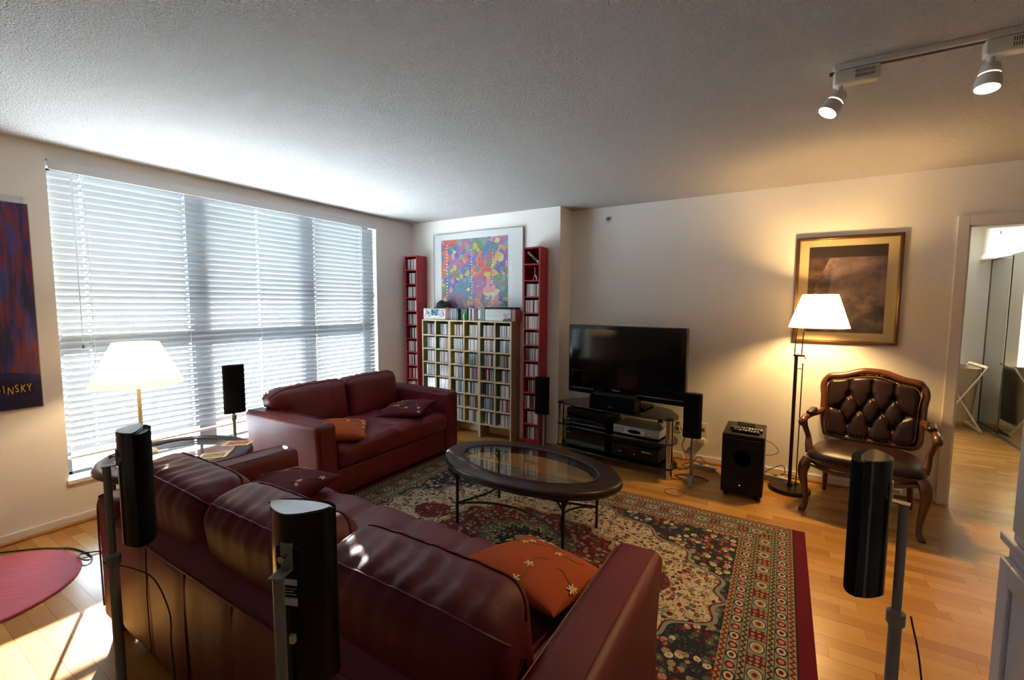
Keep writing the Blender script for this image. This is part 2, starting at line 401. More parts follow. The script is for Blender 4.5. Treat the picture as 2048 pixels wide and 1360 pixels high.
def make_blind(name, label, width, z_top, z_bot, pitch, tilt, cords, smat=None):
    """local frame: x along the slats (0..width), room side is -y, z up"""
    b = T(name, label, 'window blind')
    MB().box(0, width, -.052, -.044, z_top - .062, z_top).box(0, width, -.046, .02, z_top - .045, z_top - .004).build('headrail', HEADR, b, bevel=.003)
    # one slat, with route holes where the cords pass
    w = .050; me_slat = None; n = int((z_top - .070 - z_bot - .02) / pitch)
    xs = [0.0]
    for c in cords: xs += [c - .007, c + .007]
    xs.append(width - .0); holes = {(2 * k + 1) for k in range(len(cords))}
    sm = MB(); K = 5; cs = []
    for k in range(K + 1):
        s_ = (k / K - .5) * w; crown = .0035 * (1 - (2 * k / K - 1) ** 2)
        cs.append((s_ * math.cos(tilt) + crown * math.sin(tilt), -(s_) * 0 + s_ * math.sin(tilt) * -1 + crown * math.cos(tilt)))
    # cs: (depth +y = outside, z) ; room edge is up
    for i in range(len(xs) - 1):
        for k in range(K):
            if i in holes and k == 2: continue
            n0 = len(sm.v)
            for (xx, kk) in ((xs[i], k), (xs[i + 1], k), (xs[i + 1], k + 1), (xs[i], k + 1)): sm.v.append((xx, cs[kk][0], cs[kk][1]))
            sm.f.append((n0, n0 + 1, n0 + 2, n0 + 3))
    first = None
    for i in range(n):
        z = z_top - .085 - i * pitch
        if first is None:
            me = bpy.data.meshes.new('slat'); me.from_pydata(sm.v, [], sm.f); bm = bmesh.new(); bm.from_mesh(me)
            bmesh.ops.remove_doubles(bm, verts=bm.verts, dist=1e-5); bm.to_mesh(me); bm.free(); me.materials.append(smat or SLAT)
            me.polygons.foreach_set('use_smooth', [True] * len(me.polygons)); first = me
        o = link('slat', first, b, loc=(.004, 0, z))
        o.scale = ((width - .008) / width, 1, 1)
    MB().box(.004, width - .004, -.022, .022, z_bot, z_bot + .016).build('bottom_rail', HEADR, b, bevel=.003)
    for c in cords:
        MB().box(c - .0012, c + .0012, -.0245, -.0228, z_bot, z_top - .06).build('ladder_cord', CORD, b, ang=None)
    return b
BLW = WY1 - WY0 - .012
bl = make_blind('venetian_blind', 'wide white venetian blind closed over the big window beside the red sofas', BLW, 2.352, .432, .0432, R(59), [-3.037 - WY0, -2.445 - WY0, -1.89 - WY0, -1.336 - WY0, -.764 - WY0])
# local x -> world +Y, local -y (room) -> world +X
bl.location = (-.035, WY0 + .006, 0); bl.rotation_euler = (0, 0, R(90))
for cx, zb, two in ((.10, 1.16, 1), (.16, .87, 0), (2.555, 1.55, 0)):
    mb = MB().tube([(cx, -.047, 2.30), (cx + .004, -.045, 1.8), (cx + .006, -.044, zb + .03)], .0013, 5)
    if two: mb.tube([(cx + .008, -.047, 2.30), (cx + .007, -.044, zb + .03)], .0013, 5)
    mb.build('pull_cord', CORD, bl)
    MB().lathe([(.003, .03), (.006, .022), (.008, 0), (.003, -.002)], 8, (cx + .006, -.044, zb)).build('tassel', M('tassel_grey', (.22, .23, .24), .4), bl)
# bedroom window
w2 = SE('window_2')
MB().box(BWX0, BWX0 + .05, BY + .12, BY + .17, BWZ0, BWZ1).box(BWX1 - .05, BWX1, BY + .12, BY + .17, BWZ0, BWZ1).box(BWX0, BWX1, BY + .12, BY + .17, BWZ1 - .05, BWZ1).box(BWX0, BWX1, BY + .12, BY + .17, BWZ0, BWZ0 + .05).box(5.02, 5.07, BY + .12, BY + .17, BWZ0, BWZ1).build('frame', DARKFR, w2, bevel=.003)
MB().box(BWX0 + .05, 5.02, BY + .14, BY + .146, BWZ0 + .05, BWZ1 - .05).build('pane', PANE, w2, ang=None)
MB().box(5.07, BWX1 - .05, BY + .14, BY + .146, BWZ0 + .05, BWZ1 - .05).build('pane', PANE, w2, ang=None)
bl2 = make_blind('venetian_blind', 'cream venetian blind seen as a reflection in the mirrored closet doors', BWX1 - BWX0 - .012, 2.155, .60, .0432, R(60), [.15, .7, 1.24], m_translucent('cream_slat', (.74, .60, .36), (.85, .68, .38), .30))
bl2.location = (BWX0 + .006, BY + .045, 0)

# ------------------------------------------------------------------ leather sofas
def make_sofa(name, label, L, D, n, tuft, loc, rz, over=0, seed=1):
    t = T(name, label, 'sofa', loc, rz); rn = random.Random(seed)
    aw, ah = .165, .625; iw = L - 2 * aw; z0 = .055
    for sg in (-1, 1):
        def fa(u, v, w, p):
            q = Vector(p)
            q.x += sg * .010 * max(0, w) - sg * .006 * (1 - w * w)        # slight flare and belly
            if w > .5 and v < 0: q.z -= .012 * v * v * (w - .5)
            return q
        arm = MB().rbox((sg * (L / 2 - aw / 2), 0, (ah + z0) / 2), (aw, D, ah - z0), .038, (2, 5, 4), 4, fa).build('arm', LEATHER, t, ang=60)
        xo, xi = sg * (L / 2 - .026), sg * (L / 2 - aw + .022); yb, yf = D / 2 - .02, -D / 2 + .012
        MB().tube(bez([(xo, yb + .021, .12), (xo, yb + .021, ah - .10), (xo, yb + .010, ah - .024), (xo, yb - .030, ah - .001), (xo, 0, ah + .002), (xo, yf + .040, ah - .008), (xo, yf - .002, ah - .036), (xo, yf - .012, ah - .10), (xo, yf - .013, .12)], 5), .0036, 6).build('seam', PIPING, arm)
        MB().tube([(xi, yb - .05, ah), (xi, 0, ah), (xi, yf + .06, ah - .003)], .0030, 6).build('seam', PIPING, arm)
        for yy in (-D / 2 + .06, D / 2 - .06):
            MB().prism([(-.03, -.03), (.03, -.03), (.03, .03), (-.03, .03)], .0125 if yy < 0 else 0, z0 + .01).build('leg', DARKWOOD, t, loc=(sg * (L / 2 - .07), yy, 0), bevel=.004)
    # front rail
    MB().rbox((0, -.04, .155), (iw + .01, D - .14, .20), .02, (6, 2, 2), 2).build('base', LEATHER, t, ang=60)
    # rear panel with sloping shoulder, drawn as a y-z profile
    prof = bez([(D / 2 - .025, z0), (D / 2 - .012, .10), (D / 2 - .004, .30), (D / 2 - .006, .50), (D / 2 - .03, .545), (D / 2 - .10, .60), (D / 2 - .165, .625), (D / 2 - .20, .60), (D / 2 - .21, .20)], 4)
    nx = 60; seams = [(-iw / 2) + iw * k / (2 * n) for k in range(0, 2 * n + 1)]
    def fb(u, v):
        k = v * (len(prof) - 1); i = min(int(k), len(prof) - 2); p = prof[i].lerp(prof[i + 1], k - i); x = -iw / 2 - .006 + (iw + .012) * u
        g = min(abs(x - s_) for s_ in seams); pl = .006 * math.exp(-(g / .018) ** 2) if p[1] < .53 else 0
        wv = .004 * math.sin(x * 17 + 3 * p[1]) * math.sin(p[1] * 5)
        return (x, p[0] - pl + wv, p[1])
    bp = MB().surf(fb, nx, len(prof) - 1).build('back_panel', LEATHER, t, ang=70)
    MB().tube([(-iw / 2, D / 2 - .008, .528), (0, D / 2 - .007, .528), (iw / 2, D / 2 - .008, .528)], .004, 6).build('seam', PIPING, bp)
    for s_ in seams[1:-1]:
        MB().tube([(s_, D / 2 - .009, .525), (s_ + .006, D / 2 - .007, .30), (s_ + .015, D / 2 - .012, .08)], .0028, 5).build('seam', PIPING, bp)
    # seat cushion: one bench, pleated across
    sd = D - .30; hx = iw / 2
    def fs(u, v, w, p):
        q = Vector(p); crown = (1 - u * u) * .018 * (1 if w > 0 else 0)
        gx = abs(((q.x / tuft + .5) % 1) - .5) * tuft; gy = abs(((q.y + .06) / .26 + .5) % 1 - .5) * .26
        pl = math.exp(-(gx / .018) ** 2) * .024 * (.35 + .65 * math.exp(-((q.y + .05) / .16) ** 2)) + math.exp(-(gx / .035) ** 2 - (gy / .035) ** 2) * .020
        if w > .4: q.z += crown - pl * (w - .4) / .6 + .004 * math.sin(q.x * 23 + q.y * 9)
        if v < -.8: q.y -= .020 * (1 - w * w) * .8
        return q
    nxd = max(30, int(iw / .026))
    MB().rbox((0, -.15 + .012, .345), (iw - .006, sd + .03, .19), .055, (nxd, 16, 2), 4, fs).build('seat_cushion', LEATHER, t, ang=80)
    # back cushions, leaning
    cw = iw / n; cy, cz = .215, .40; cr = .075
    for k in range(n):
        x = -iw / 2 + cw * (k + .5); ph = rn.random() * 6
        def fc(u, v, w, p, k=k, ph=ph):
            q = Vector(p); puff = (1 - u ** 4) * (1 - abs(w) ** 3)
            q.y += (.022 if v > 0 else -.030) * puff * abs(v)
            q.z += .008 * (1 - u * u) * max(0, w)
            if w > 0:
                wr = (.0028 * math.sin(q.x * 92 + ph + 4 * math.sin(q.y * 14 + ph)) + .0030 * math.sin(q.x * 47 + 2 * ph + 6 * q.y)) * w ** .5 * (1 - .4 * abs(u))
                q.z += wr; q.y += wr * .5
                q.z -= .012 * abs(u) ** 6 * w
                if k == 0 and over and u < 0: q.x -= over * (-u) ** 2.2 * min(1, w * 2.5)
            return q
        c = MB().rbox((0, 0, 0), (cw - .006, cy, cz), cr, (36, 5, 10), 5, fc).build('back_cushion', LEATHER, t, ang=80, loc=(x, D / 2 - .188, .588), rot=(R(-9), 0, 0))
        hx_, hy_, hz_ = (cw - .006) / 2, cy / 2, cz / 2
        def onb(xx, sy, an):   # point on the rounded long edge at angle an, pushed a hair out
            d = Vector((0, sy * math.cos(an), math.sin(an))); p = Vector((xx, sy * (hy_ - cr), hz_ - cr)) + d * (cr + .0030)
            return tuple(fc(p.x / hx_, p.y / hy_, p.z / hz_, p))
        def onc(sgx, tt, sy, an):
            d = Vector((sgx * math.sin(tt), sy * math.cos(an) * math.cos(tt), math.sin(an) * math.cos(tt))); p = Vector((sgx * (hx_ - cr), sy * (hy_ - cr), hz_ - cr)) + d * (cr + .0030)
            return tuple(fc(p.x / hx_, p.y / hy_, p.z / hz_, p))
        for (sy, an) in ((1, R(52)), (-1, R(50))):
            pts = [onc(-1, R(84) - R(14) * j, sy, an) for j in range(6)] + [onb(-hx_ + cr + (2 * hx_ - 2 * cr) * j / 48, sy, an) for j in range(49)] + [onc(1, R(14) * (j + 1), sy, an) for j in range(6)]
            MB().tube(pts, .0034, 5).build('seam', PIPING, c)
        for sgx in (-1, 1):
            pts = []
            for j in range(9):
                zz = hz_ - cr - j * .03; p = Vector((sgx * (hx_ - cr + cr * .72), hy_ - cr + cr * .72, zz)); pts.append(tuple(fc(p.x / hx_, p.y / hy_, p.z / hz_, p)))
            MB().tube(pts, .0026, 5).build('seam', PIPING, c)
    return t
sofa_a = make_sofa('leather_sofa', 'long red leather three seat sofa in the foreground seen from behind', 2.23, .875, 3, .30, (2.515, -3.002, 0), R(180), seed=4)
sofa_b = make_sofa('leather_loveseat', 'red leather two seat sofa with its back to the window blind', 1.545, .92, 2, .30, (.80, -1.470, 0), R(90), over=.095, seed=9)

# ------------------------------------------------------------------ rugs
def rug_mat():
    g = G('persian_rug'); v = g.coord(); X, Y, _ = g.xyz(v)
    ab = lambda a: g.math('ABSOLUTE', a)
    add = lambda a, b: g.math('ADD', a, b); sub = lambda a, b: g.math('SUBTRACT', a, b); mul = lambda a, b: g.math('MULTIPLY', a, b); lt = lambda a, b: g.math('LESS_THAN', a, b); gt = lambda a, b: g.math('GREATER_THAN', a, b)
    band = lambda d, a, b: mul(gt(d, a), lt(d, b))
    dxe = sub(1.5, ab(X)); dx = sub(dxe, .062); dy = sub(1.02, ab(Y)); d = g.math('MINIMUM', dx, dy); isx = lt(dx, dy)
    s_ = add(mul(isx, Y), mul(sub(1, isx), X))
    CREAM, GOLD, MAR, TEAL, NAVY, GREEN, PINK = (.44, .37, .25), (.25, .195, .10), (.105, .012, .018), (.16, .20, .165), (.018, .020, .028), (.07, .085, .06), (.38, .16, .12)
    v2 = g.mapping(v, (1, 1, 0))
    wv = g.noise(v2, 9, 2, .5, 1); va = g.node('ShaderNodeVectorMath', operation='MULTIPLY_ADD'); g.put(va.inputs[0], wv); va.inputs[1].default_value = (.02, .02, 0); g.put(va.inputs[2], v2); vw = va.outputs[0]
    pal = lambda f, cols: g.ramp(f, [(i / len(cols), c) for i, c in enumerate(cols)], 'CONSTANT')
    def flowers(base, cols, scale, r1, center):
        vo = g.vor(vw, scale); rnd = g.xyz(vo.outputs['Color'])[0]; dd = vo.outputs['Distance']
        c = g.mix(lt(dd, r1), base, pal(rnd, cols)); return g.mix(lt(dd, r1 * .38), c, center)
    # cream field with sprigs
    ed = g.vor(vw, 24, 'DISTANCE_TO_EDGE').outputs[0]
    field = g.mix(lt(ed, .028), CREAM, (.24, .17, .10))
    f1 = g.vor(vw, 33); rnd = g.xyz(f1.outputs['Color'])
    lob = add(.44, mul(g.math('SINE', mul(g.noise(vw, 140, 1, .5), 18)), .06))
    fl = lt(f1.outputs['Distance'], mul(lob, add(.55, mul(rnd[1], .8))))
    field = g.mix(fl, field, pal(rnd[0], [MAR, GREEN, NAVY, (.20, .05, .05), GREEN, (.22, .15, .10), MAR, TEAL]))
    field = g.mix(lt(f1.outputs['Distance'], .10), field, (.42, .30, .20))
    f2 = g.vor(vw, 78); field = g.mix(mul(lt(f2.outputs['Distance'], .36), gt(g.xyz(f2.outputs['Color'])[1], .35)), field, pal(g.xyz(f2.outputs['Color'])[0], [GREEN, MAR, (.14, .10, .08), NAVY]))
    # dark spandrels
    span = flowers(NAVY, [MAR, GOLD, GREEN, CREAM, PINK, GREEN, MAR], 27, .50, GOLD)
    span = g.mix(mul(lt(f2.outputs['Distance'], .34), gt(g.xyz(f2.outputs['Color'])[1], .5)), span, GREEN)
    hx, hy = 1.145, .735
    ax, ay = g.math('DIVIDE', ab(X), hx), g.math('DIVIDE', ab(Y), hy)
    q = add(g.math('POWER', ax, 1.55), g.math('POWER', ay, 1.55))
    ang = g.math('ARCTAN2', ay, ax); q = add(q, mul(g.math('SINE', mul(ang, 18.0)), .055))
    col = g.mix(gt(q, 1.0), field, span); col = g.mix(band(q, .985, 1.0), col, MAR); col = g.mix(band(q, 1.0, 1.03), col, TEAL)
    # central medallion
    mr = g.math('SQRT', add(g.math('POWER', g.math('DIVIDE', X, .60), 2), g.math('POWER', g.math('DIVIDE', Y, .40), 2)))
    ma = g.math('ARCTAN2', g.math('DIVIDE', Y, .40), g.math('DIVIDE', X, .60)); mrl = add(mr, mul(g.math('SINE', mul(ma, 16)), .05))
    med = flowers(MAR, [GREEN, GOLD, GREEN, NAVY, GOLD, TEAL], 36, .50, MAR)
    med = g.mix(lt(mrl, .52), med, flowers(GREEN, [PINK, (.25, .13, .07), MAR], 38, .34, GOLD)); med = g.mix(lt(mrl, .36), med, flowers(NAVY, [GOLD, GREEN, GOLD], 44, .42, MAR)); med = g.mix(band(mrl, .36, .40), med, GOLD)
    med = g.mix(lt(mr, .10), med, GOLD)
    pend = g.math('SQRT', add(g.math('POWER', g.math('DIVIDE', sub(ab(X), .74), .14), 2), g.math('POWER', g.math('DIVIDE', Y, .11), 2)))
    col = g.mix(lt(mrl, 1.0), col, med); col = g.mix(band(mrl, .97, 1.02), col, GOLD); col = g.mix(lt(pend, 1.0), col, flowers(MAR, [GREEN, GOLD, NAVY], 42, .4, GOLD))
    # borders
    def zig(base, line, per, d0, d1):
        tt = g.math('DIVIDE', sub(d, d0), d1 - d0); fr = g.math('FRACT', g.math('DIVIDE', s_, per)); tri = mul(ab(sub(fr, .5)), 2)
        return g.mix(lt(ab(sub(add(mul(tri, .6), .2), tt)), .20), base, line)
    def guard(d0, d1, per):
        tt = sub(g.math('DIVIDE', sub(d, d0), d1 - d0), .5); ph = g.math('DIVIDE', s_, per); sn = mul(g.math('SINE', mul(ph, 6.2832)), .30)
        c = g.mix(lt(ab(sub(tt, sn)), .10), TEAL, CREAM)
        fr = sub(g.math('FRACT', add(ph, .25)), .5); o = add(g.math('POWER', mul(fr, per / .030), 2), g.math('POWER', mul(tt, (d1 - d0) / .024), 2))
        c = g.mix(lt(o, 1.0), c, NAVY); c = g.mix(lt(o, .55), c, CREAM); c = g.mix(lt(o, .16), c, MAR)
        fr2 = sub(g.math('FRACT', add(ph, .75)), .5); o2 = add(g.math('POWER', mul(fr2, per / .022), 2), g.math('POWER', mul(tt, (d1 - d0) / .020), 2))
        c = g.mix(lt(o2, 1.0), c, MAR); c = g.mix(lt(o2, .3), c, PINK)
        return g.mix(gt(ab(tt), .44), c, NAVY)
    def mainb(d0, d1, per):
        tt = sub(g.math('DIVIDE', sub(d, d0), d1 - d0), .5); fr = mul(sub(g.math('FRACT', g.math('DIVIDE', s_, per)), .5), per)
        dots = g.vor(g.node('ShaderNodeCombineXYZ', {'X': s_, 'Y': d}).outputs[0], 42, rnd=.25)
        blk = g.mix(lt(dots.outputs['Distance'], .36), MAR, GOLD); blk = g.mix(lt(dots.outputs['Distance'], .13), blk, MAR)
        o = add(g.math('POWER', g.math('DIVIDE', fr, .036), 2), g.math('POWER', mul(tt, (d1 - d0) / .030), 2))
        ros = g.mix(lt(o, 1.0), TEAL, NAVY); ros = g.mix(lt(o, .72), ros, CREAM); ros = g.mix(lt(o, .40), ros, GOLD); ros = g.mix(lt(o, .10), ros, MAR)
        c = g.mix(lt(ab(fr), .046), blk, ros); return g.mix(gt(ab(tt), .45), c, NAVY)
    B = [0, .008, .036, .088, .114, .188, .214, .266, .292]
    col = g.mix(lt(d, B[8]), col, zig(GOLD, MAR, .034, B[7], B[8])); col = g.mix(lt(d, B[7]), col, guard(B[6], B[7], .125))
    col = g.mix(lt(d, B[6]), col, zig(GOLD, NAVY, .034, B[5], B[6])); col = g.mix(lt(d, B[5]), col, mainb(B[4], B[5], .165))
    col = g.mix(lt(d, B[4]), col, zig(GOLD, NAVY, .034, B[3], B[4])); col = g.mix(lt(d, B[3]), col, guard(B[2], B[3], .125))
    col = g.mix(lt(d, B[2]), col, zig(GOLD, MAR, .034, B[1], B[2])); col = g.mix(lt(d, B[1]), col, NAVY)
    col = g.mix(lt(dx, 0), col, (.095, .006, .014))
    col = g.mix(.30, col, g.mix(g.noise(v, 400, 2, .6), (.0, .0, .0), (1, 1, 1)), 'SOFT_LIGHT')
    g.put(g.b.inputs['Base Color'], col); g.b.inputs['Roughness'].default_value = .95; g.b.inputs['Specular IOR Level'].default_value = .12
    g.bump(g.noise(v, 600, 2, .6), .4, .003); return g.m
rug = MB().rbox((0, 0, .006), (3.0, 2.04, .012), .004, (2, 2, 1), 2).build('area_rug', rug_mat(), loc=(2.63, -1.79, 0))
tag(rug, 'large persian rug with cream floral field and red medallion under the coffee table', 'rug')
def pink_mat():
    g = G('pink_rug'); v = g.coord(); n = g.noise(g.mapping(v, (4, 60, 60), rot=(0, 0, R(28))), 3, 3, .6)
    g.put(g.b.inputs['Base Color'], g.ramp(n, [(.25, (.46, .055, .105)), (.75, (.64, .11, .17))])); g.b.inputs['Roughness'].default_value = .9; g.b.inputs['Sheen Weight'].default_value = .3
    g.bump(n, .5, .006); return g.m
pk = MB().lathe([(.02, 0), (.985, 0), (1.0, .005), (.985, .012), (.02, .014)], 64, sx=.412, sy=.412).build('round_rug', pink_mat(), loc=(.545, -3.715, 0), rot=(0, 0, R(50)))
tag(pk, 'round pink rug lying on the floor by the left wall', 'rug')

# ------------------------------------------------------------------ oval tables with glass centres
def oval_ring(a0, b0, a1, b1, z0, z1, n=64, r=.012):
    mb = MB(); rings = []
    prof = [(1, z0), (1.0, z0 + r), (1.0, z1 - r), (.0, z1 - r * .3)]  # outer edge offsets
    pr = [('o', -.010, z0), ('o', 0, z0 + .008), ('o', .004, (z0 + z1) / 2), ('o', 0, z1 - .010), ('o', -.010, z1 - .001), ('o', -.022, z1), ('i', .010, z1), ('i', 0, z1 - .004), ('i', 0, z0)]
    for (w, off, z) in pr:
        a, b = (a0 + off, b0 + off) if w == 'o' else (a1 + off, b1 + off)
        rings.append(len(mb.v)); mb.v += [(a * math.cos(2 * math.pi * k / n), b * math.sin(2 * math.pi * k / n), z) for k in range(n)]
    for i in range(len(rings)):
        a, b = rings[i], rings[(i + 1) % len(rings)]
        for k in range(n): k2 = (k + 1) % n; mb.f.append((a + k, a + k2, b + k2, b + k))
    return mb
ct = T('coffee_table', 'oval dark wood coffee table with glass centre and black iron legs on the rug', 'table', (2.565, -1.638, .012), R(-3))
ZT = .428
top = oval_ring(.628, .374, .487, .262, ZT - .052, ZT).build('table_top', DARKWOOD, ct, ang=40)
ringm = MB(); n = 64
for k in range(n):
    pass
MB().tube([(.633 * math.cos(2 * math.pi * k / 64), .379 * math.sin(2 * math.pi * k / 64), ZT - .034) for k in range(64)], .0025, 6, closed=True).build('edge_bead', BRONZE, top)
MB().prism(ell(.489, .264, 64), ZT - .012, ZT - .003).build('glass_insert', TABLEGLASS, ct, ang=None)
MB().tube([(.49 * math.cos(2 * math.pi * k / 64), .265 * math.sin(2 * math.pi * k / 64), ZT - .002) for k in range(64)], .006, 6, closed=True).build('glass_rim', DARKWOOD, ct)
LX, LY = .392, .236
for sx in (-1, 1):
    for sy in (-1, 1):
        lg = MB().tube([(sx * LX, sy * LY, 0), (sx * LX, sy * LY, .2), (sx * LX, sy * LY, ZT - .05)], .0095, 8).build('leg', IRON, ct)
        for (ex, ey) in ((-sx * .085, 0), (0, -sy * .085), (sx * .05, sy * .035)):
            MB().tube(bez([(sx * LX, sy * LY, ZT - .165), (sx * LX + ex * .18, sy * LY + ey * .18, ZT - .11), (sx * LX + ex * .95, sy * LY + ey * .95, ZT - .052)], 6), .006, 6).build('bracket', IRON, lg)
for sy in (-1, 1):
    MB().tube(bez([(-LX, sy * LY, .14), (-LX * .5, sy * LY * .62, .155), (0, sy * LY * .48, .16), (LX * .5, sy * LY * .62, .155), (LX, sy * LY, .14)], 8), .0075, 8).build('stretcher', IRON, ct)
for sx in (-1, 1):
    MB().tube(bez([(sx * LX, -LY, .14), (sx * LX * .80, -LY * .5, .16), (sx * LX * .72, 0, .165), (sx * LX * .80, LY * .5, .16), (sx * LX, LY, .14)], 8), .0075, 8).build('stretcher', IRON, ct)
MB().tube([(.55 * math.cos(2 * math.pi * k / 48), .30 * math.sin(2 * math.pi * k / 48), ZT - .056) for k in range(48)], .006, 6, closed=True).build('apron_ring', IRON, ct)

et = T('end_table', 'oval dark wood end table with glass top in the corner between the two sofas', 'table', (.66, -2.83, 0), 0)
ZE = .50
top = oval_ring(.435, .405, .335, .305, ZE - .045, ZE).build('table_top', DARKWOOD, et, ang=40)
MB().tube([(.44 * math.cos(2 * math.pi * k / 64), .41 * math.sin(2 * math.pi * k / 64), ZE - .03) for k in range(64)], .0025, 6, closed=True).build('edge_bead', BRONZE, top)
MB().prism(ell(.337, .307, 64), ZE - .011, ZE - .002).build('glass_insert', TABLEGLASS, et, ang=None)
MB().tube([(.338 * math.cos(2 * math.pi * k / 64), .308 * math.sin(2 * math.pi * k / 64), ZE - .002) for k in range(64)], .005, 6, closed=True).build('glass_rim', DARKWOOD, et)
for sx in (-1, 1):
    for sy in (-1, 1):
        MB().tube(bez([(sx * .27, sy * .25, 0), (sx * .27, sy * .25, .30), (sx * .275, sy * .255, ZE - .045)], 4), .0095, 8).build('leg', IRON, et)
for sy in (-1, 1): MB().tube(bez([(-.27, sy * .25, .15), (0, sy * .12, .17), (.27, sy * .25, .15)], 8), .0075, 8).build('stretcher', IRON, et)
MB().tube([(.36 * math.cos(2 * math.pi * k / 48), .33 * math.sin(2 * math.pi * k / 48), ZE - .048) for k in range(48)], .006, 6, closed=True).build('apron_ring', IRON, et)

def card(label, loc, rz, tone, w=.15, h=.10):
    o = T('photo_card', label, 'card', loc, rz)
    MB().box(-w / 2, w / 2, -h / 2, h / 2, 0, .002).build('card', M('card_cream', (.75, .66, .48), .6), o, ang=None)
    g = G('card_print'); v = g.coord(); g.put(g.b.inputs['Base Color'], g.ramp(g.noise(v, 35, 3, .6), [(.3, (.03, .02, .015)), (.5, tone), (.7, (.55, .35, .12))])); g.b.inputs['Roughness'].default_value = .4
    MB().box(-w / 2 + .018, w / 2 - .018, -h / 2 + .016, h / 2 - .016, .002, .0026).build('picture_print', g.m, o, ang=None)
card('cream bordered picture card with dark red print on the rim of the end table', (.775, -2.522, ZE + .001), R(38), (.30, .05, .03), .17, .11)
card('cream bordered picture card with green print lying nearer the sofa arm on the end table', (.905, -2.735, ZE + .001), R(48), (.16, .17, .06), .16, .11)

# ------------------------------------------------------------------ scatter cushions
FLW = M('flower_thread', (.62, .46, .25), .7)
def cushion(label, w, d, h, loc, rot, cm, vine, seed, sprigs=4):
    o = T('scatter_cushion', label, 'cushion', loc); o.rotation_euler = rot
    rn = random.Random(seed); ph = rn.random() * 6
    def zf(x, y):
        u, v = 2 * x / w, 2 * y / d; e = max(0, (1 - u * u)) ** .5 * max(0, (1 - v * v)) ** .5
        return h / 2 * e ** .75 * (1 + .05 * math.sin(5 * x / w * 3 + ph) * math.sin(7 * y / d + ph))
    mb = MB(); n = 26
    def sh(a, b):    # pinch sides inwards
        u, v = 2 * a - 1, 2 * b - 1
        u = math.sin(u * math.pi / 2) ; v = math.sin(v * math.pi / 2)
        x = u * w / 2 * (1 - .07 * (1 - v * v) * abs(u) ** 2); y = v * d / 2 * (1 - .07 * (1 - u * u) * abs(v) ** 2); return x, y, u, v
    for sg in (1, -1):
        base = len(mb.v)
        for i in range(n + 1):
            for j in range(n + 1):
                x, y, u, v = sh(i / n, j / n); mb.v.append((x, y, sg * zf(u * w / 2, v * d / 2)))
        for i in range(n):
            for j in range(n): k = base + i * (n + 1) + j; mb.f.append((k, k + n + 1, k + n + 2, k + 1))
    body = mb.build('cover', cm, o, ang=80)
    mv = MB()
    def on(x, y): return (x, y, zf(x, y) + .001)
    for s_ in range(sprigs):
        x, y = (rn.random() - .5) * w * .6, (rn.random() - .5) * d * .6; an = rn.random() * 6.28; pts = []
        for k in range(12):
            pts.append(on(max(-.44 * w, min(.44 * w, x)), max(-.44 * d, min(.44 * d, y)))); an += (rn.random() - .5) * .9; x += math.cos(an) * .021; y += math.sin(an) * .021
        mv.tube(pts, .0014, 4)
        for q in (pts[-1], pts[5]):
            fm = MB(); ring = []; n0 = 0; c0 = on(q[0], q[1]); fm.v.append((c0[0], c0[1], c0[2] + .003))
            for k in range(15):
                a2 = 2 * math.pi * k / 15 + an; r_ = (.0055, .0175, .0175)[k % 3]
                fm.v.append(on(max(-.47 * w, min(.47 * w, q[0] + math.cos(a2) * r_)), max(-.47 * d, min(.47 * d, q[1] + math.sin(a2) * r_))))
            for k in range(15): fm.f.append((0, 1 + k, 1 + (k + 1) % 15))
            fm.build('embroidered_flower', FLW, body, ang=None)
        mv.build('embroidered_vine', vine, body); mv = MB()
    return o
MARC = M('maroon_cushion_cloth', (.070, .008, .016), .8, spec=.2, bump=(300, .2)); ORC = M('rust_cushion_cloth', (.29, .055, .011), .8, spec=.2, bump=(300, .2))
VG = M('green_thread', (.13, .09, .03), .7); VT = M('tan_thread', (.36, .22, .10), .7)
cushion('maroon embroidered cushion on the window side loveseat beside its far arm', .43, .40, .12, (1.03, -1.16, .502), (R(5), R(-6), R(20)), MARC, VT, 3)
cushion('rust orange embroidered cushion half hidden behind the near arm of the loveseat', .40, .40, .12, (1.07, -1.92, .497), (R(4), R(3), R(48)), ORC, VG, 5)
cushion('maroon embroidered cushion on the left end of the long sofa', .42, .40, .12, (1.735, -2.79, .495), (R(4), R(-3), R(10)), MARC, VT, 8, 6)
cushion('rust orange embroidered cushion beside the right arm of the long sofa', .40, .42, .11, (3.235, -2.735, .505), (R(-12), R(4), R(-8)), ORC, VG, 11, 6)

# ------------------------------------------------------------------ television stand and its devices
SA = R(-7.5); ca, sa_ = math.cos(SA), math.sin(SA)
SC = Vector((2.652, -.232))            # middle of the front leg line
def sp(x, y): return (SC.x + x * ca - y * sa_, SC.y + x * sa_ + y * ca)   # stand-local to world
st = T('television_stand', 'three tier smoked glass television stand with chrome front posts', 'television stand', (SC.x, SC.y, 0), SA)
def shelf_poly(w, yb, n=10):
    pts = []
    for k in range(n + 1):
        x = -w + 2 * w * k / n; pts.append((x, -.045 - .045 * (1 - (x / w) ** 2)))
    pts += [(w + .03, -.02), (w + .045, .06), (w + .01, .17), (w - .12, yb - .05), (w - .22, yb), (-w + .22, yb), (-w + .12, yb - .05), (-w - .01, .17), (-w - .045, .06), (-w - .03, -.02)]
    return pts
for z in (.505, .298, .085): MB().prism(shelf_poly(.54, .40), z, z + .010).build('shelf', SMOKE, st, ang=30, bevel=.002)
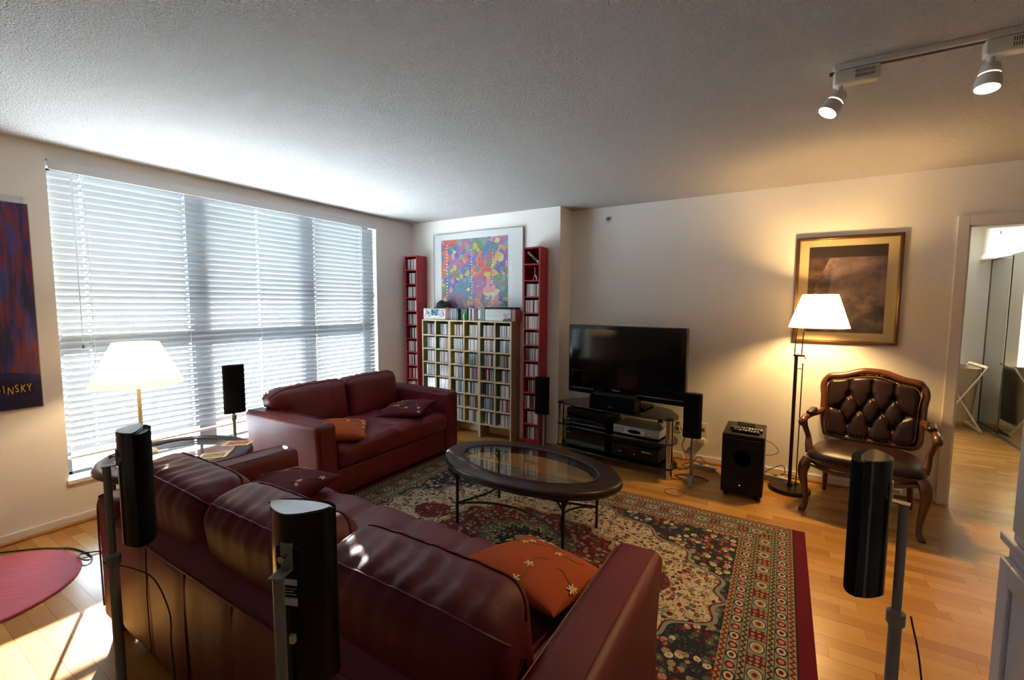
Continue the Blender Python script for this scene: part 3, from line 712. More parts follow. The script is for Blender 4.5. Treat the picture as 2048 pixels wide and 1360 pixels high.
for sx in (-1, 1):
    lg = MB().lathe([(.030, 0), (.030, .083), (.030, .297), (.030, .503)], 20, (sx * .535, 0, 0)).build('post', CHROME, st)
    for z in (.083, .296): MB().lathe([(.0315, 0), (.0315, .012)], 20, (sx * .535, 0, z)).build('collar', BLACK, lg)
    MB().lathe([(.034, 0), (.034, .012), (.028, .018)], 20, (sx * .535, 0, .503)).build('post_cap', BLACK, lg)
    MB().lathe([(.022, 0), (.022, .503)], 16, (sx * .33, .34, 0)).build('rear_post', BLACK, st)
def device(name, label, cat, x, y, z, w, d, h, mat, parts=()):
    o = T(name, label, cat, (*sp(x, y), z), SA)
    MB().rbox((0, 0, h / 2 + .006), (w, d, h - .006), .006, (1, 1, 1), 2).build('case', mat, o)
    MB().box(-w / 2 + .03, -w / 2 + .06, -d / 2 + .02, -d / 2 + .05, 0, .008).box(w / 2 - .06, w / 2 - .03, -d / 2 + .02, -d / 2 + .05, 0, .008).box(-w / 2 + .03, -w / 2 + .06, d / 2 - .05, d / 2 - .02, 0, .008).box(w / 2 - .06, w / 2 - .03, d / 2 - .05, d / 2 - .02, 0, .008).build('foot', BLACK, o, ang=None)
    for (nm, x0, x1, z0, z1, mt, pr) in parts: MB().box(x0, x1, -d / 2 - pr, -d / 2 + .002, z0, z1).build(nm, mt, o, bevel=.001)
    return o
LED = M('display_teal', (.03, .06, .06), .3); YEL = M('yellow_mark', (.4, .33, .03), .5); LGT = M('pale_mark', (.65, .65, .65), .4); BRN = M('brown_mark', (.12, .07, .04), .4)
device('disc_player', 'slim black disc player with a silver line on the middle shelf of the stand', 'disc player', -.265, .165, .309, .43, .33, .062, BLACK, [('trim_line', -.21, .21, .014, .019, SILVER, .002), ('logo', -.205, -.175, .043, .051, LGT, .001), ('tray', -.10, .10, .030, .050, GLOSSB, .003), ('button', .16, .19, .034, .040, BRN, .002)])
device('video_recorder', 'black video recorder stacked on the slim disc player', 'recorder', -.265, .165, .3755, .42, .32, .085, BLACK, [('front_panel', -.20, .20, .015, .045, GLOSSB, .002), ('logo', -.195, -.165, .062, .068, BRN, .001)])
cb = device('cable_box', 'silver cable box with a dark oval display on the middle shelf', 'cable box', .235, .145, .309, .42, .30, .078, SILVER, [])
for (cx, a, b, mt, pr, nm) in ((-.0, .145, .026, LGT, .003, 'display_surround'), (.0, .062, .018, GLOSSB, .005, 'display'), (-.112, .018, .018, SILVER, .006, 'dial'), (.112, .018, .018, SILVER, .006, 'dial')):
    MB().prism([(p[0] + cx - .01, p[1] + .040) for p in ell(a, b, 28)], -.15 - pr, -.149, 'y').build(nm, mt, cb, bevel=.001)
device('stereo_receiver', 'black stereo receiver with teal tinted front on the bottom left shelf', 'receiver', -.265, .16, .096, .43, .34, .160, BLACK, [('control_strip', -.21, .21, .022, .062, LED, .002), ('display', -.12, .10, .090, .118, GLOSSB, .002), ('logo', -.20, -.165, .130, .137, YEL, .001), ('button', .14, .16, .088, .096, LED, .003), ('button', .12, .135, .030, .050, BRN, .004)])
device('cassette_deck', 'black cassette deck with small yellow marks on the bottom right shelf', 'tape deck', .225, .16, .096, .43, .33, .120, BLACK, [('cassette_door', -.16, -.04, .030, .090, GLOSSB, .003), ('logo', -.14, -.115, .054, .060, LGT, .004), ('display', .07, .16, .085, .095, YEL, .001), ('button', .0, .012, .048, .056, YEL, .003)])
# television
tv = T('television', 'large black flat screen television standing on the smoked glass stand', 'television', (*sp(.020, .20), .515), SA)
TW, TH, TZ = 1.155, .672, .080
body = MB().rbox((0, 0, TZ + TH / 2), (TW, .075, TH), .010, (1, 1, 1), 2).build('bezel', GLOSSB, tv)
SCREEN = M('tv_screen', (.0035, .0035, .0045), .09, spec=.25)
MB().box(-TW / 2 + .045, TW / 2 - .045, -.0395, -.036, TZ + .085, TZ + TH - .04).build('screen', SCREEN, tv, ang=None)
for (x0, x1) in ((-TW / 2 + .004, -.29), (.14, TW / 2 - .004)): MB().box(x0, x1, -.044, -.036, TZ + .042, TZ + .052).build('silver_strip', M('tv_strip', (.30, .31, .32), .25, .8), tv, bevel=.001)
text('logo', 'Panasonic', .020, LGT, tv, frame((-.055, -.0385, TZ + .064), (1, 0, 0), (0, 0, 1)))
MB().rbox((0, .06, .010), (.46, .24, .018), .008, (1, 1, 1), 2).build('pedestal', GLOSSB, tv); MB().box(-.16, .16, .005, .045, .015, TZ + .05).build('neck', BLACK, tv, bevel=.004)
cs = T('center_speaker', 'black centre channel speaker lying on the stand in front of the television', 'speaker', (*sp(.005, .035), .515), SA)
MB().prism([(-.225, 0), (.225, 0), (.225, .10), (.19, .135), (-.19, .135), (-.225, .10)], -.05, .06, 'y').build('cabinet', BLACK, cs, bevel=.006)
MB().surf(lambda u, v: (-.215 + .43 * u, -.052 - .018 * math.sin(math.pi * u), .008 + .115 * v - .0), 20, 2).build('grille', GRILLE, cs)
MB().prism([(p[0], p[1] + .028) for p in ell(.022, .006, 16)], -.0735, -.068, 'y').build('badge', BRN, cs)

# ------------------------------------------------------------------ satellite speakers on stands
def outline():
    pts = []
    for k in range(13):
        a = math.pi * k / 12; pts.append((.071 * math.cos(a), .034 * math.sin(a) ** .8 if math.sin(a) > 1e-6 else 0))     # bowed front (+y)
    back = bez([(-.071, 0), (-.052, -.026), (-.014, -.049), (.014, -.049), (.052, -.026), (.071, 0)], 4)[1:-1]
    return pts, [(q[0], q[1]) for q in back]
def satellite(label, loc, face, zb, hh=.362, thick=.014, collar=True, base=True, plate=False):
    """face: world angle of the front direction"""
    o = T('satellite_speaker', label, 'speaker', (*loc, 0), face - R(90))
    fr, bk = outline(); bzs = zb + .0
    cab = MB().prism(fr[:1] + [(.060, .008), (.0, .014), (-.060, .008)] + fr[-1:] + bk, bzs, zb + hh).build('cabinet', GLOSSB, o, ang=30, bevel=.002)
    MB().prism(fr, bzs + .002, zb + hh - .003).build('grille', GRILLE, o, ang=30)
    arc = [(.070 * math.cos(math.pi * k / 10), -.008 + .018 * math.sin(math.pi * k / 10)) for k in range(11)]
    MB().prism(arc + [(q[0] * .99, q[1] * .99) for q in bk], zb + hh, zb + hh + .004).build('top_plate', SILVERTOP, o, ang=30)
    yb = -.078
    # bracket and pole
    MB().box(-.013, .013, -.054, -.048, zb + hh - .105, zb + hh - .055).box(-.013, .013, yb - .012, -.048, zb + hh - .108, zb + hh - .104).build('bracket', GREYMET, o, bevel=.001)
    MB().lathe([(.004, 0), (.004, .010), (.007, .012), (.007, .017)], 8).build('bracket_screw', CHROME, o, loc=(0, -.054, zb + hh - .078), rot=(R(90), 0, 0))
    zc = zb - .05
    MB().tube([(0, yb, max(.04, zc)), (0, yb, zb + hh - .106)], .0105, 10, flat=1.0).build('upper_pole', GREYMET, o)
    MB().tube([(0, yb, .03), (0, yb, zc)], thick, 12).build('lower_pole', GREYMET, o)
    if collar: MB().lathe([(thick + .002, 0), (thick + .006, .006), (thick + .006, .036), (.012, .044)], 14, (0, yb, zc - .020)).build('collar', GREYMET, o)
    if plate:
        MB().box(-.024, .024, -.0515, -.046, zb + .12, zb + .30).build('terminal_plate', BLACK, o, bevel=.001)
        for (z0, z1) in ((zb + .222, zb + .234), (zb + .180, zb + .196)): MB().box(-.010, .020, -.0528, -.0515, z0, z1).build('sticker', LGT, o, ang=None)
        for q in range(3): MB().box(-.008, .018 - .006 * (q % 2), -.0522, -.0515, zb + .202 + q * .006, zb + .2035 + q * .006).build('print_line', LGT, o, ang=None)
        MB().box(.004, .014, -.060, -.050, zb + .105, zb + .122).build('terminal', IVORY, o, bevel=.001)
    if base:
        for k in range(3):
            a = R(90 + 120 * k) + R(0); dx, dy = math.cos(a), math.sin(a); nx, ny = -dy, dx; mb = MB(); sec = []
            for (r, z, w, th) in ((0, .042, .030, .016), (.04, .040, .024, .014), (.085, .028, .014, .010), (.125, .012, .009, .007), (.150, .004, .012, .004)):
                for (sw, sz) in ((1, 0), (1, 1), (-1, 1), (-1, 0)): mb.v.append((dx * r + nx * w * sw, yb + dy * r + ny * w * sw, z + (th if sz else -.003)))
            for i in range(4):
                for j in range(4): mb.f.append((i * 4 + j, i * 4 + (j + 1) % 4, i * 4 + 4 + (j + 1) % 4, i * 4 + 4 + j))
            mb.f += [(3, 2, 1, 0), (16, 17, 18, 19)]; mb.build('foot', GREYMET, o, ang=50)
    return o
satellite('black satellite speaker behind the left end of the long sofa', (2.203, -3.537), R(63), .700)
satellite('black satellite speaker with white back stickers behind the middle of the long sofa', (3.122, -3.572), R(112), .690, plate=True)
satellite('black satellite speaker on a stand in front of the brown settee', (4.160, -2.625), R(165), .705)
satellite('black satellite speaker in front of the window blind behind the end table', (.455, -2.372), R(-20), .640, thick=.013)
satellite('black satellite speaker in front of the red tower beside the television stand', (1.985, -.31), R(-78), .400, thick=.012, collar=False)
satellite('black satellite speaker on a grey three footed stand right of the television', (3.36, -.325), R(-84), .392, thick=.012, collar=False)

# ------------------------------------------------------------------ subwoofer, remotes
sb = T('subwoofer', 'black floor subwoofer with round port between television and floor lamp', 'subwoofer', (3.733, -.195, 0), R(0))
sw, sd, sh = .283, .42, .49
MB().rbox((0, 0, .036 + (sh - .036) / 2), (sw, sd, sh - .036), .006, (1, 1, 1), 2).build('cabinet', M('black_ash', (.008, .007, .006), .45, spec=.2, bump=(120, .15)), sb)
pf = bez([(-.125, .46), (-.128, .25), (-.118, .10), (-.08, .075), (.08, .075), (.118, .10), (.128, .25), (.125, .46)], 4)
MB().prism([(q[0], q[1]) for q in pf], -sd / 2 - .010, -sd / 2 + .002, 'y').build('front_baffle', BLACK, sb, bevel=.004)
pr = MB().lathe([(.062, .0), (.066, .006), (.058, .004), (.050, -.02), (.03, -.03)], 28, cap=False).build('port_ring', GLOSSB, sb, loc=(0, -sd / 2 - .011, .315), rot=(R(90), 0, 0))
MB().lathe([(.005, 0), (.056, .0)], 24, cap=True).build('port_bore', M('port_dark', (.002, .002, .002), .8), sb, loc=(0, -sd / 2 - .0105, .315), rot=(R(90), 0, 0))
MB().ball((-.01, -sd / 2 - .011, .105), .004, 8, 5).build('power_light', M('red_led', (.6, .02, .05), .4, emit=((1, .05, .12), 4)), sb)
for sx in (-1, 1):
    for sy in (-1, 1): MB().lathe([(.012, 0), (.020, .018), (.022, .038)], 12, (sx * (sw / 2 - .035), sy * (sd / 2 - .04), 0)).build('foot', BLACK, sb)
def remote(label, loc, rz, L, w, seed):
    o = T('remote_control', label, 'remote control', loc, rz); rn = random.Random(seed)
    MB().rbox((0, 0, .010), (L, w, .020), .008, (6, 2, 1), 2).build('body', BLACK, o)
    for i in range(int(L / .020)):
        for j in range(3): MB().rbox((-L / 2 + .018 + i * .0195, (j - 1) * w * .28, .0215), (.011, w * .17, .005), .002, (1, 1, 1), 1).build('button', LGT if rn.random() < .55 else BRN, o)
remote('black remote with many pale buttons lying on the subwoofer behind another remote', (3.745, -.255, .490), R(-4), .225, .050, 2)
remote('black remote nearest the front edge on top of the subwoofer', (3.745, -.325, .490), R(-6), .19, .046, 5)
gb = T('display_device', 'small green tinted device with a clear screen behind the remotes on the subwoofer', 'device', (3.74, -.16, .490), R(-6))
MB().rbox((0, 0, .024), (.125, .045, .048), .006, (1, 1, 1), 2).build('case', M('green_tinted_plastic', (.10, .12, .05), .3), gb)
MB().box(-.05, .05, -.0235, -.022, .014, .040).build('screen', M('lcd_green', (.19, .22, .10), .3), gb, ang=None)

# ------------------------------------------------------------------ CD towers and shelf units
def cd_mat(name, island):
    g = G(name); rnd = g.node('ShaderNodeNewGeometry').outputs['Random Per Island'] if island else g.node('ShaderNodeObjectInfo').outputs['Random']
    cols = [(.55, .56, .57), (.70, .70, .70), (.03, .03, .035), (.40, .41, .42), (.62, .63, .66), (.02, .02, .02), (.50, .47, .42), (.28, .03, .03), (.72, .71, .68), (.10, .22, .21), (.34, .34, .36), (.06, .07, .13), (.66, .66, .67), (.45, .42, .40), (.04, .04, .05), (.30, .28, .16), (.58, .60, .62), (.50, .25, .22)]
    g.put(g.b.inputs['Base Color'], g.ramp(rnd, [(i / len(cols), c) for i, c in enumerate(cols)], 'CONSTANT'))
    g.b.inputs['Roughness'].default_value = .22; g.b.inputs['Specular IOR Level'].default_value = .6; return g.m
CDM, CDS = cd_mat('cd_case', False), cd_mat('cd_case_far', True)
cd_me = {}
far_cd = MB()
def cd_at(x, y, z, w, lean, label, group, indiv):
    h, d = .125, .1405
    if indiv:
        k = round(w, 4)
        if k not in cd_me: o = MB().box(-k / 2, k / 2, 0, d, 0, h).build('cd_case', CDM, ang=None); cd_me[k] = o.data
        else: o = bpy.data.objects.new('cd_case', cd_me[k]); C.objects.link(o)
        o.location = (x, y, z); o.rotation_euler = (0, lean, 0); tag(o, label, 'cd', group); return o
    n0 = len(far_cd.v); far_cd.box(-w / 2, w / 2, 0, d, 0, h); c_, s_ = math.cos(lean), math.sin(lean)
    for i in range(n0, len(far_cd.v)):
        a, b, c = far_cd.v[i]; far_cd.v[i] = (a * c_ + c * s_ + x, b + y, -a * s_ + c * c_ + z)
def fill(x0, x1, yf, z, rn, label, group, indiv, frac=1.0, lean_last=False):
    x = x1 - .001
    stop = x1 - (x1 - x0) * frac
    while True:
        w = rn.choice((.0104, .0104, .0104, .0112, .0098, .0104, .022))
        if x - w < stop: break
        cd_at(x - w / 2, yf + rn.random() * .006, z, w - .0008, 0, label, group, indiv); x -= w
    if lean_last and x - .06 > x0:
        for k in range(2): cd_at(x - .030 - k * .012, yf, z + .004, .0096, R(13), label, group, indiv)
YF = -.185
rn = random.Random(12); counts = [0]
ORD = ('top', 'second', 'third', 'fourth', 'fifth', 'sixth', 'seventh', 'eighth', 'ninth', 'tenth', 'eleventh', 'bottom')
def tower(label, x0, x1, ztop, cells, skip=(), cdlabel=None, cdgroup=None, indiv=False, yf=YF):
    o = T('cd_tower', label, 'cd tower', ((x0 + x1) / 2, yf, 0)); w = (x1 - x0) / 2; d = .17; th = .014
    for sx in (-1, 1): MB().box(sx * w - (th if sx > 0 else 0), sx * w + (0 if sx > 0 else th), 0, d, 0, ztop).build('side_panel', REDP, o, bevel=.001)
    MB().box(-w + th, w - th, d - .006, d, .0, ztop).build('back_panel', REDP, o, ang=None)
    MB().box(-w + th, w - th, .001, d - .006, ztop - th, ztop).build('top_panel', REDP, o, bevel=.001)
    MB().box(-w + th, w - th, .010, .024, 0, .070).build('plinth', REDP, o, ang=None)
    z0 = .070; p = (ztop - th - z0) / cells
    for k in range(cells):
        zz = z0 + k * p; MB().box(-w + th, w - th, .001, d - .006, zz, zz + .012).build('shelf', REDP, o, bevel=.001)
        if (cells - 1 - k) in skip: continue
        fill(x0 + th + .002, x1 - th - .002, yf + .014, zz + .012, rn, f'CD case in the {ORD[cells - 1 - k]} compartment of the right hand red tower', cdgroup, indiv, .99 if rn.random() < .8 else .8)
    return o, z0, p
TR, tz0, tp = tower('tall narrow red CD tower next to the television with two nearly empty top compartments', 1.692, 1.884, 2.033, 12, (0, 1), 'CD case in the red tower next to the television', 'CDs in the right red tower', True)
tower('tall narrow red CD tower in the window corner', .058, .250, 2.031, 12, (), 'x', 'x', False)
def unit(label, x0, x1, inner, side, seed, indiv, cdlabel=None):
    o = T('cd_shelf_unit', label, 'shelf unit', ((x0 + x1) / 2, YF, 0)); w = (x1 - x0) / 2; d = .175; th = .015; zt = 1.285
    for sx in (-1, 1):
        a, b = sorted((sx * w, sx * (w - th)))
        pn = MB().box(a, b, .0015, d, 0, zt - th).build('side_panel', side, o, ang=None); MB().box(a, b, 0, .0015, 0, zt - th).build('front_edge', BIRCH, pn, ang=None)
        xi = sx * (w - th); a, b = sorted((xi, xi - sx * .0012)); MB().box(a, b, .002, d, .16, zt - th).build('inner_face', inner, pn, ang=None)
    MB().box(-w, w, 0, d, zt - th, zt).build('top_panel', BIRCH, o, bevel=.001)
    dv = MB().box(-th / 2, th / 2, .0015, d - .01, .16, zt - th).build('divider', inner, o, ang=None); MB().box(-th / 2, th / 2, 0, .0015, .16, zt - th).build('front_edge', BIRCH, dv, ang=None)
    MB().box(-w + th, w - th, d - .006, d, .16, zt - th).build('back_panel', inner, o, ang=None)
    rn2 = random.Random(seed); p = (zt - th - .16 + .0) / 7
    for k in range(7):
        z = .16 + k * p; MB().box(-w + th, w - th, .0, d - .006, z - .014, z).build('shelf', BIRCH, o, bevel=.001)
        for cn, (a, b) in zip(('left', 'right'), ((-w + th + .002, -th / 2 - .002), (th / 2 + .002, w - th - .002))):
            fill(x0 + w + a, x0 + w + b, YF + .019, z, rn2, f"CD case in the {'bottom' if k == 0 else ORD[6 - k]} row, {cn} column of the birch unit nearest the television", 'CDs in the right birch unit', indiv, .70 + .18 * rn2.random(), rn2.random() < .12)
    return o
ux = [.322, .733, 1.144, 1.555]
unit('birch edged CD shelf unit with sage green inside nearest the window corner', ux[0], ux[1] - .002, SAGE, BIRCH, 1, False)
unit('birch edged CD shelf unit with mustard yellow inside in the middle of three', ux[1], ux[2] - .002, MUST, MUST, 2, False)
unit('birch edged CD shelf unit with tan side, nearest the television', ux[2], ux[3], SAGE, TAN, 3, True, 'CD case in the birch edged unit next to the right red tower')
fc = far_cd.build('cd_row', CDS, ang=None); tag(fc, 'rows of CD cases filling the left red tower and the two left birch units', 'cds'); fc['kind'] = 'stuff'
# things in the open top compartments of the right tower
zA = tz0 + 11 * tp + .012; zB = tz0 + 10 * tp + .012
eb = T('leaning_box_set', 'slim dark box with yellow spine title leaning atop the right red tower', 'box set', (1.788, YF + .03, zA + .002)); 
bx = MB().box(-.011, .011, 0, .125, -.085, .085).build('case', M('box_set_dark', (.03, .02, .015), .4), eb, ang=None); 
text('spine_title', 'ELLA', .030, M('gold_print', (.62, .50, .10), .5), eb, frame((0, -.0008, .045), (0, 0, -1), (1, 0, 0)), .0004)
MB().box(-.010, .010, -.0006, 0, -.080, -.058).build('spine_band', M('gold_band', (.55, .42, .10), .5), eb, ang=None)
eb.rotation_euler = (0, R(-49), 0); eb.location = (1.788, YF + .03, zA + .066)
fg = T('wire_figure', 'small silver wire figurine in the second compartment of the red tower', 'figurine', (1.812, YF + .03, zB))
wm = MB(); 
for a in ((-.02, .012), (.02, .012)): wm.tube([(a[0], 0, 0), (a[0] * .5, .0, .04), (0, 0, .06)], .003, 5)
wm.tube([(0, 0, .055), (0, 0, .105)], .006, 6).ball((0, 0, .118), .012, 8, 6).tube([(-.035, 0, .07), (0, 0, .095), (.032, 0, .10)], .003, 5).tube([(-.03, .01, .03), (.03, .01, .035)], .0025, 5)
wm.build('figure', CHROME, fg)
# ------------------------------------------------------------------ things on top of the units
ZS = 1.285; YS = -.165
b1 = T('picture_box', 'white box printed with small coloured pictures at the left end of the CD units', 'box', (.490, YS + .05, ZS), R(2))
MB().rbox((0, 0, .064), (.325, .09, .128), .004, (1, 1, 1), 2).build('carton', WHITEP, b1)
g = G('mosaic_print'); v = g.coord(); vo = g.vor(g.mapping(v, (1, 0, 1)), 75, rnd=.2); g.put(g.b.inputs['Base Color'], g.ramp(g.xyz(vo.outputs['Color'])[0], [(0, (.75, .72, .7)), (.2, (.55, .18, .18)), (.4, (.15, .35, .5)), (.55, (.7, .5, .5)), (.7, (.3, .5, .6)), (.85, (.12, .12, .2))], 'CONSTANT'))
MB().box(-.145, -.055, -.0462, -.0455, .030, .118).box(.065, .145, -.0462, -.0455, .030, .118).build('mosaic_print', g.m, b1, ang=None)
g = G('blue_photo_print'); v = g.coord(); g.put(g.b.inputs['Base Color'], g.ramp(g.noise(v, 32, 2, .5), [(.45, (.015, .035, .07)), (.62, (.10, .45, .60))]))
MB().box(-.050, .060, -.0462, -.0455, .045, .118).build('photo_print', g.m, b1, ang=None)
MB().box(-.045, .070, -.0462, -.0455, .022, .026).build('caption_line', M('pale_red_print', (.6, .35, .35), .6), b1, ang=None)
hat = T('cap', 'crumpled black cap lying on the white picture box', 'cap', (.575, YS + .06, ZS + .129), R(10))
def fcap(u, v):
    a = 2 * math.pi * u; e = math.pi / 2 * v; r = math.cos(e) * (.082 + .008 * math.sin(3 * a + 1)); return (r * 1.15 * math.cos(a), r * .62 * math.sin(a), .012 + .085 * math.sin(e) * (1 - .22 * math.exp(-((math.cos(a) * r - .02) / .02) ** 2) * math.sin(e)))
BLK = M('black_wool', (.010, .010, .011), .8, bump=(300, .3)); MB().surf(fcap, 32, 10).build('crown', BLK, hat, ang=80)
MB().surf(lambda u, v: ((.10 + .02 * v) * math.cos(math.pi * (1 + u)) * 1.0, -.045 * math.sin(math.pi * u) * (.9 + .5 * v) - .005, .010 - .010 * v), 20, 4).build('brim', BLK, hat, ang=80)
def book(label, x0, x1, h, col, d=.13, y=YS, rough=.4, spine=None, cat='book', name='book'):
    o = T(name, label, cat, ((x0 + x1) / 2, y, ZS)); w = (x1 - x0) / 2
    MB().box(-w, w, 0, d, 0, h).build('cover', M('cover', col, rough), o, bevel=.0015)
    for (za, zb, c) in (spine or []): MB().box(-w * .75, w * .75, -.0008, 0, za, zb).build('spine_print', M('spine_print', c, .5), o, ang=None)
    return o
book('dark red box set with picture spine right of the white picture box', .660, .706, .138, (.16, .04, .04), spine=[(.02, .12, (.20, .10, .09))], name='box_set', cat='box set')
book('dark mauve slim box beside the dark red box set', .708, .728, .132, (.12, .07, .09), spine=[(.02, .10, (.25, .16, .18))], name='box_set', cat='box set')
for i, (c, nm) in enumerate((((.30, .31, .32), 'light grey'), ((.16, .17, .18), 'mid grey'), ((.22, .28, .27), 'greenish grey'), ((.10, .10, .11), 'charcoal'))):
    book(f'{nm} CD box standing in the grey group on top of the CD units', .733 + i * .028, .759 + i * .028, .130, c, name='box_set', cat='box set')
book('wide dark teal CD box with brown left edge behind the green cup', .850, .945, .128, (.06, .085, .085), y=YS + .03, d=.10, name='box_set', cat='box set', spine=[(.01, .11, (.085, .10, .10))])
cup = T('cup', 'small bright green cup on top of the CD units', 'cup', (.945, YS + .0, ZS)); MB().lathe([(.022, 0), (.030, .03), (.033, .075), (.030, .075), (.027, .03), (.01, .006)], 20, cap=False).build('cup_body', M('green_glaze', (.02, .33, .02), .25, coat=.4), cup); MB().lathe([(.001, .012), (.026, .012)], 16).build('cup_base', M('green_dark', (.02, .2, .02), .4), cup); MB().lathe([(.001, .06), (.029, .06)], 16).build('red_content', M('red_content', (.4, .03, .03), .5), cup)
for i, (c, nm) in enumerate((((.60, .62, .62), 'pale grey'), ((.05, .05, .05), 'black'), ((.70, .71, .70), 'white'), ((.16, .05, .06), 'dark red'), ((.12, .05, .06), 'plum'))):
    book(f'{nm} CD case standing between the green cup and the white ring binder', .990 + i * .024, 1.012 + i * .024, .130, c, name='cd_set', cat='cd')
bi = book('white binder with two black spine marks on top of the CD units', 1.116, 1.150, .140, (.72, .72, .71), spine=[(.008, .018, (.02, .02, .02)), (.118, .130, (.02, .02, .02))], name='binder', cat='binder')
book('grey green box beside the white binder', 1.156, 1.176, .138, (.20, .24, .22), name='box_set', cat='box set'); book('teal box touching the portrait box', 1.178, 1.204, .138, (.10, .21, .18), name='box_set', cat='box set')
pb = T('portrait_box', 'white box with a grey portrait photo at the right end of the CD units', 'box', (1.372, YS + .04, ZS))
MB().rbox((0, 0, .0625), (.325, .08, .125), .003, (1, 1, 1), 1).build('carton', M('portrait_white', (.62, .65, .65), .5), pb)
GP = lambda v: M('photo_grey', (v, v, v * 1.03), .6)
por = MB(); por.prism([(p[0] + .105, p[1] + .062) for p in ell(.026, .036, 20)], -.0412, -.0402, 'y'); por.build('portrait_face', GP(.42), pb, ang=None)
MB().prism([(.058, .003), (.075, .022), (.098, .032), (.115, .022), (.135, .036), (.158, .030), (.160, .003)], -.0411, -.0402, 'y').build('portrait_jacket', GP(.03), pb, ang=None)
MB().prism([(p[0] + .110, p[1] + .092) for p in ell(.033, .022, 16)], -.0416, -.0412, 'y').build('portrait_hair', GP(.55), pb, ang=None)
MB().box(.088, .099, -.0420, -.0412, .068, .072).box(.108, .119, -.0420, -.0412, .068, .072).box(.094, .114, -.0420, -.0412, .042, .045).build('portrait_features', GP(.08), pb, ang=None)
for k in range(4): MB().box(-.145, .02 - .03 * (k % 2), -.0410, -.0402, .095 - k * .017, .0975 - k * .017).build('text_line', GP(.5), pb, ang=None)
tl = MB().rbox((1.400, YS + .045, ZS + .1365), (.395, .10, .020), .003, (1, 1, 1), 1).build('black_tray', BLACK); tag(tl, 'flat black tray lying across the portrait box', 'tray')
rb = book('dull red box under the right end of the black tray', 1.537, 1.585, .125, (.30, .11, .10), y=YS + .01, d=.12, name='box_set', cat='box set')

# ------------------------------------------------------------------ lamps
def point(name, loc, e, col, r, parent):
    d = bpy.data.lights.new(name, 'POINT'); d.energy = e; d.color = col; d.shadow_soft_size = r
    o = bpy.data.objects.new(name, d); C.objects.link(o); o.location = loc; o.parent = parent; return o
tlp = T('table_lamp', 'table lamp with a cream cone shade on the end table', 'lamp', (.465, -2.95, ZE))
LZ = .0
MB().lathe([(.075, 0), (.078, .008), (.070, .016), (.030, .026), (.014, .036), (.012, .06)], 28).build('base', IVORY, tlp)
MB().lathe([(.0125, .05), (.0115, .25), (.0105, .44)], 14).build('stem', IVORY, tlp)
MB().lathe([(.010, .44), (.034, .448), (.036, .462), (.018, .47), (.016, .52)], 18).build('socket', IVORY, tlp)
def shade(name, mat, parent, rt_, rb_, zt, zb, c=(0, 0)):
    return MB().lathe([(rb_, zb), (rb_ + (rt_ - rb_) * .5, (zb + zt) / 2), (rt_, zt)], 48, (c[0], c[1], 0), cap=False).build(name, mat, parent, ang=40)
shade('lamp_shade', SHADE2, tlp, .118, .240, .715, .452)
MB().ball((0, 0, .575), .022, 14, 8).build('bulb', BULB, tlp)
MB().tube([(-.117, 0, .70), (0, 0, .70), (.117, 0, .70)], .002, 5).tube([(0, -.117, .70), (0, .117, .70)], .002, 5).tube([(0, 0, .60), (0, 0, .705)], .003, 5).build('shade_ring', BRONZE, tlp)
point('table_lamp_light', (0, 0, .575), 13, (1, .74, .42), .05, tlp)

fl_ = T('floor_lamp', 'tall bronze floor lamp with a glowing cream shade beside the brown settee', 'lamp', (4.050, -.020, 0))
MB().lathe([(.02, 0), (.142, 0), (.145, .006), (.145, .020), (.138, .030), (.02, .034)], 40).build('base', BRONZE, fl_)
MB().lathe([(.0175, .03), (.0175, .05), (.0125, .06), (.0125, 1.075)], 14, (0, 0, 0)).build('pole', BRONZE, fl_)
MB().tube([(.042, -.012, .03), (.043, -.012, .55), (.044, -.012, 1.01)], .004, 8).build('pull_rod', BRONZE, fl_)
MB().tube([(0, 0, .975), (.044, -.012, .975)], .003, 6).ball((.044, -.012, 1.012), .007, 8, 6).build('rod_guide', BRONZE, fl_)
MB().rbox((.018, -.004, 1.078), (.075, .022, .016), .004, (1, 1, 1), 2).tube([(.05, -.006, 1.075), (.062, -.01, 1.05)], .003, 6).build('clamp', BRONZE, fl_)
for dx in (-.012, .034):
    MB().tube(bez([(dx, 0, 1.075), (dx + .004, -.002, 1.22), (dx + .02, -.01, 1.36), (dx + .06, -.03, 1.48), (.125, -.055, 1.535)], 6), .0042, 8).build('arm', BRONZE, fl_)
SX, SY = .128, -.055
MB().lathe([(.030, 1.548), (.030, 1.556)], 18, (SX, SY, 0)).lathe([(.004, 1.36), (.004, 1.55)], 6, (SX, SY, 0)).lathe([(.017, 1.36), (.017, 1.42)], 12, (SX, SY, 0)).build('socket', BRONZE, fl_)
shade('lamp_shade', SHADE, fl_, .112, .193, 1.545, 1.300, (SX, SY))
MB().tube([(SX - .110, SY, 1.54), (SX + .110, SY, 1.54)], .002, 5).tube([(SX, SY - .110, 1.54), (SX, SY + .110, 1.54)], .002, 5).build('shade_ring', BRONZE, fl_)
MB().ball((SX, SY, 1.435), .022, 14, 8).build('bulb', BULB, fl_)
point('floor_lamp_light', (SX, SY, 1.435), 62, (1, .60, .23), .055, fl_)

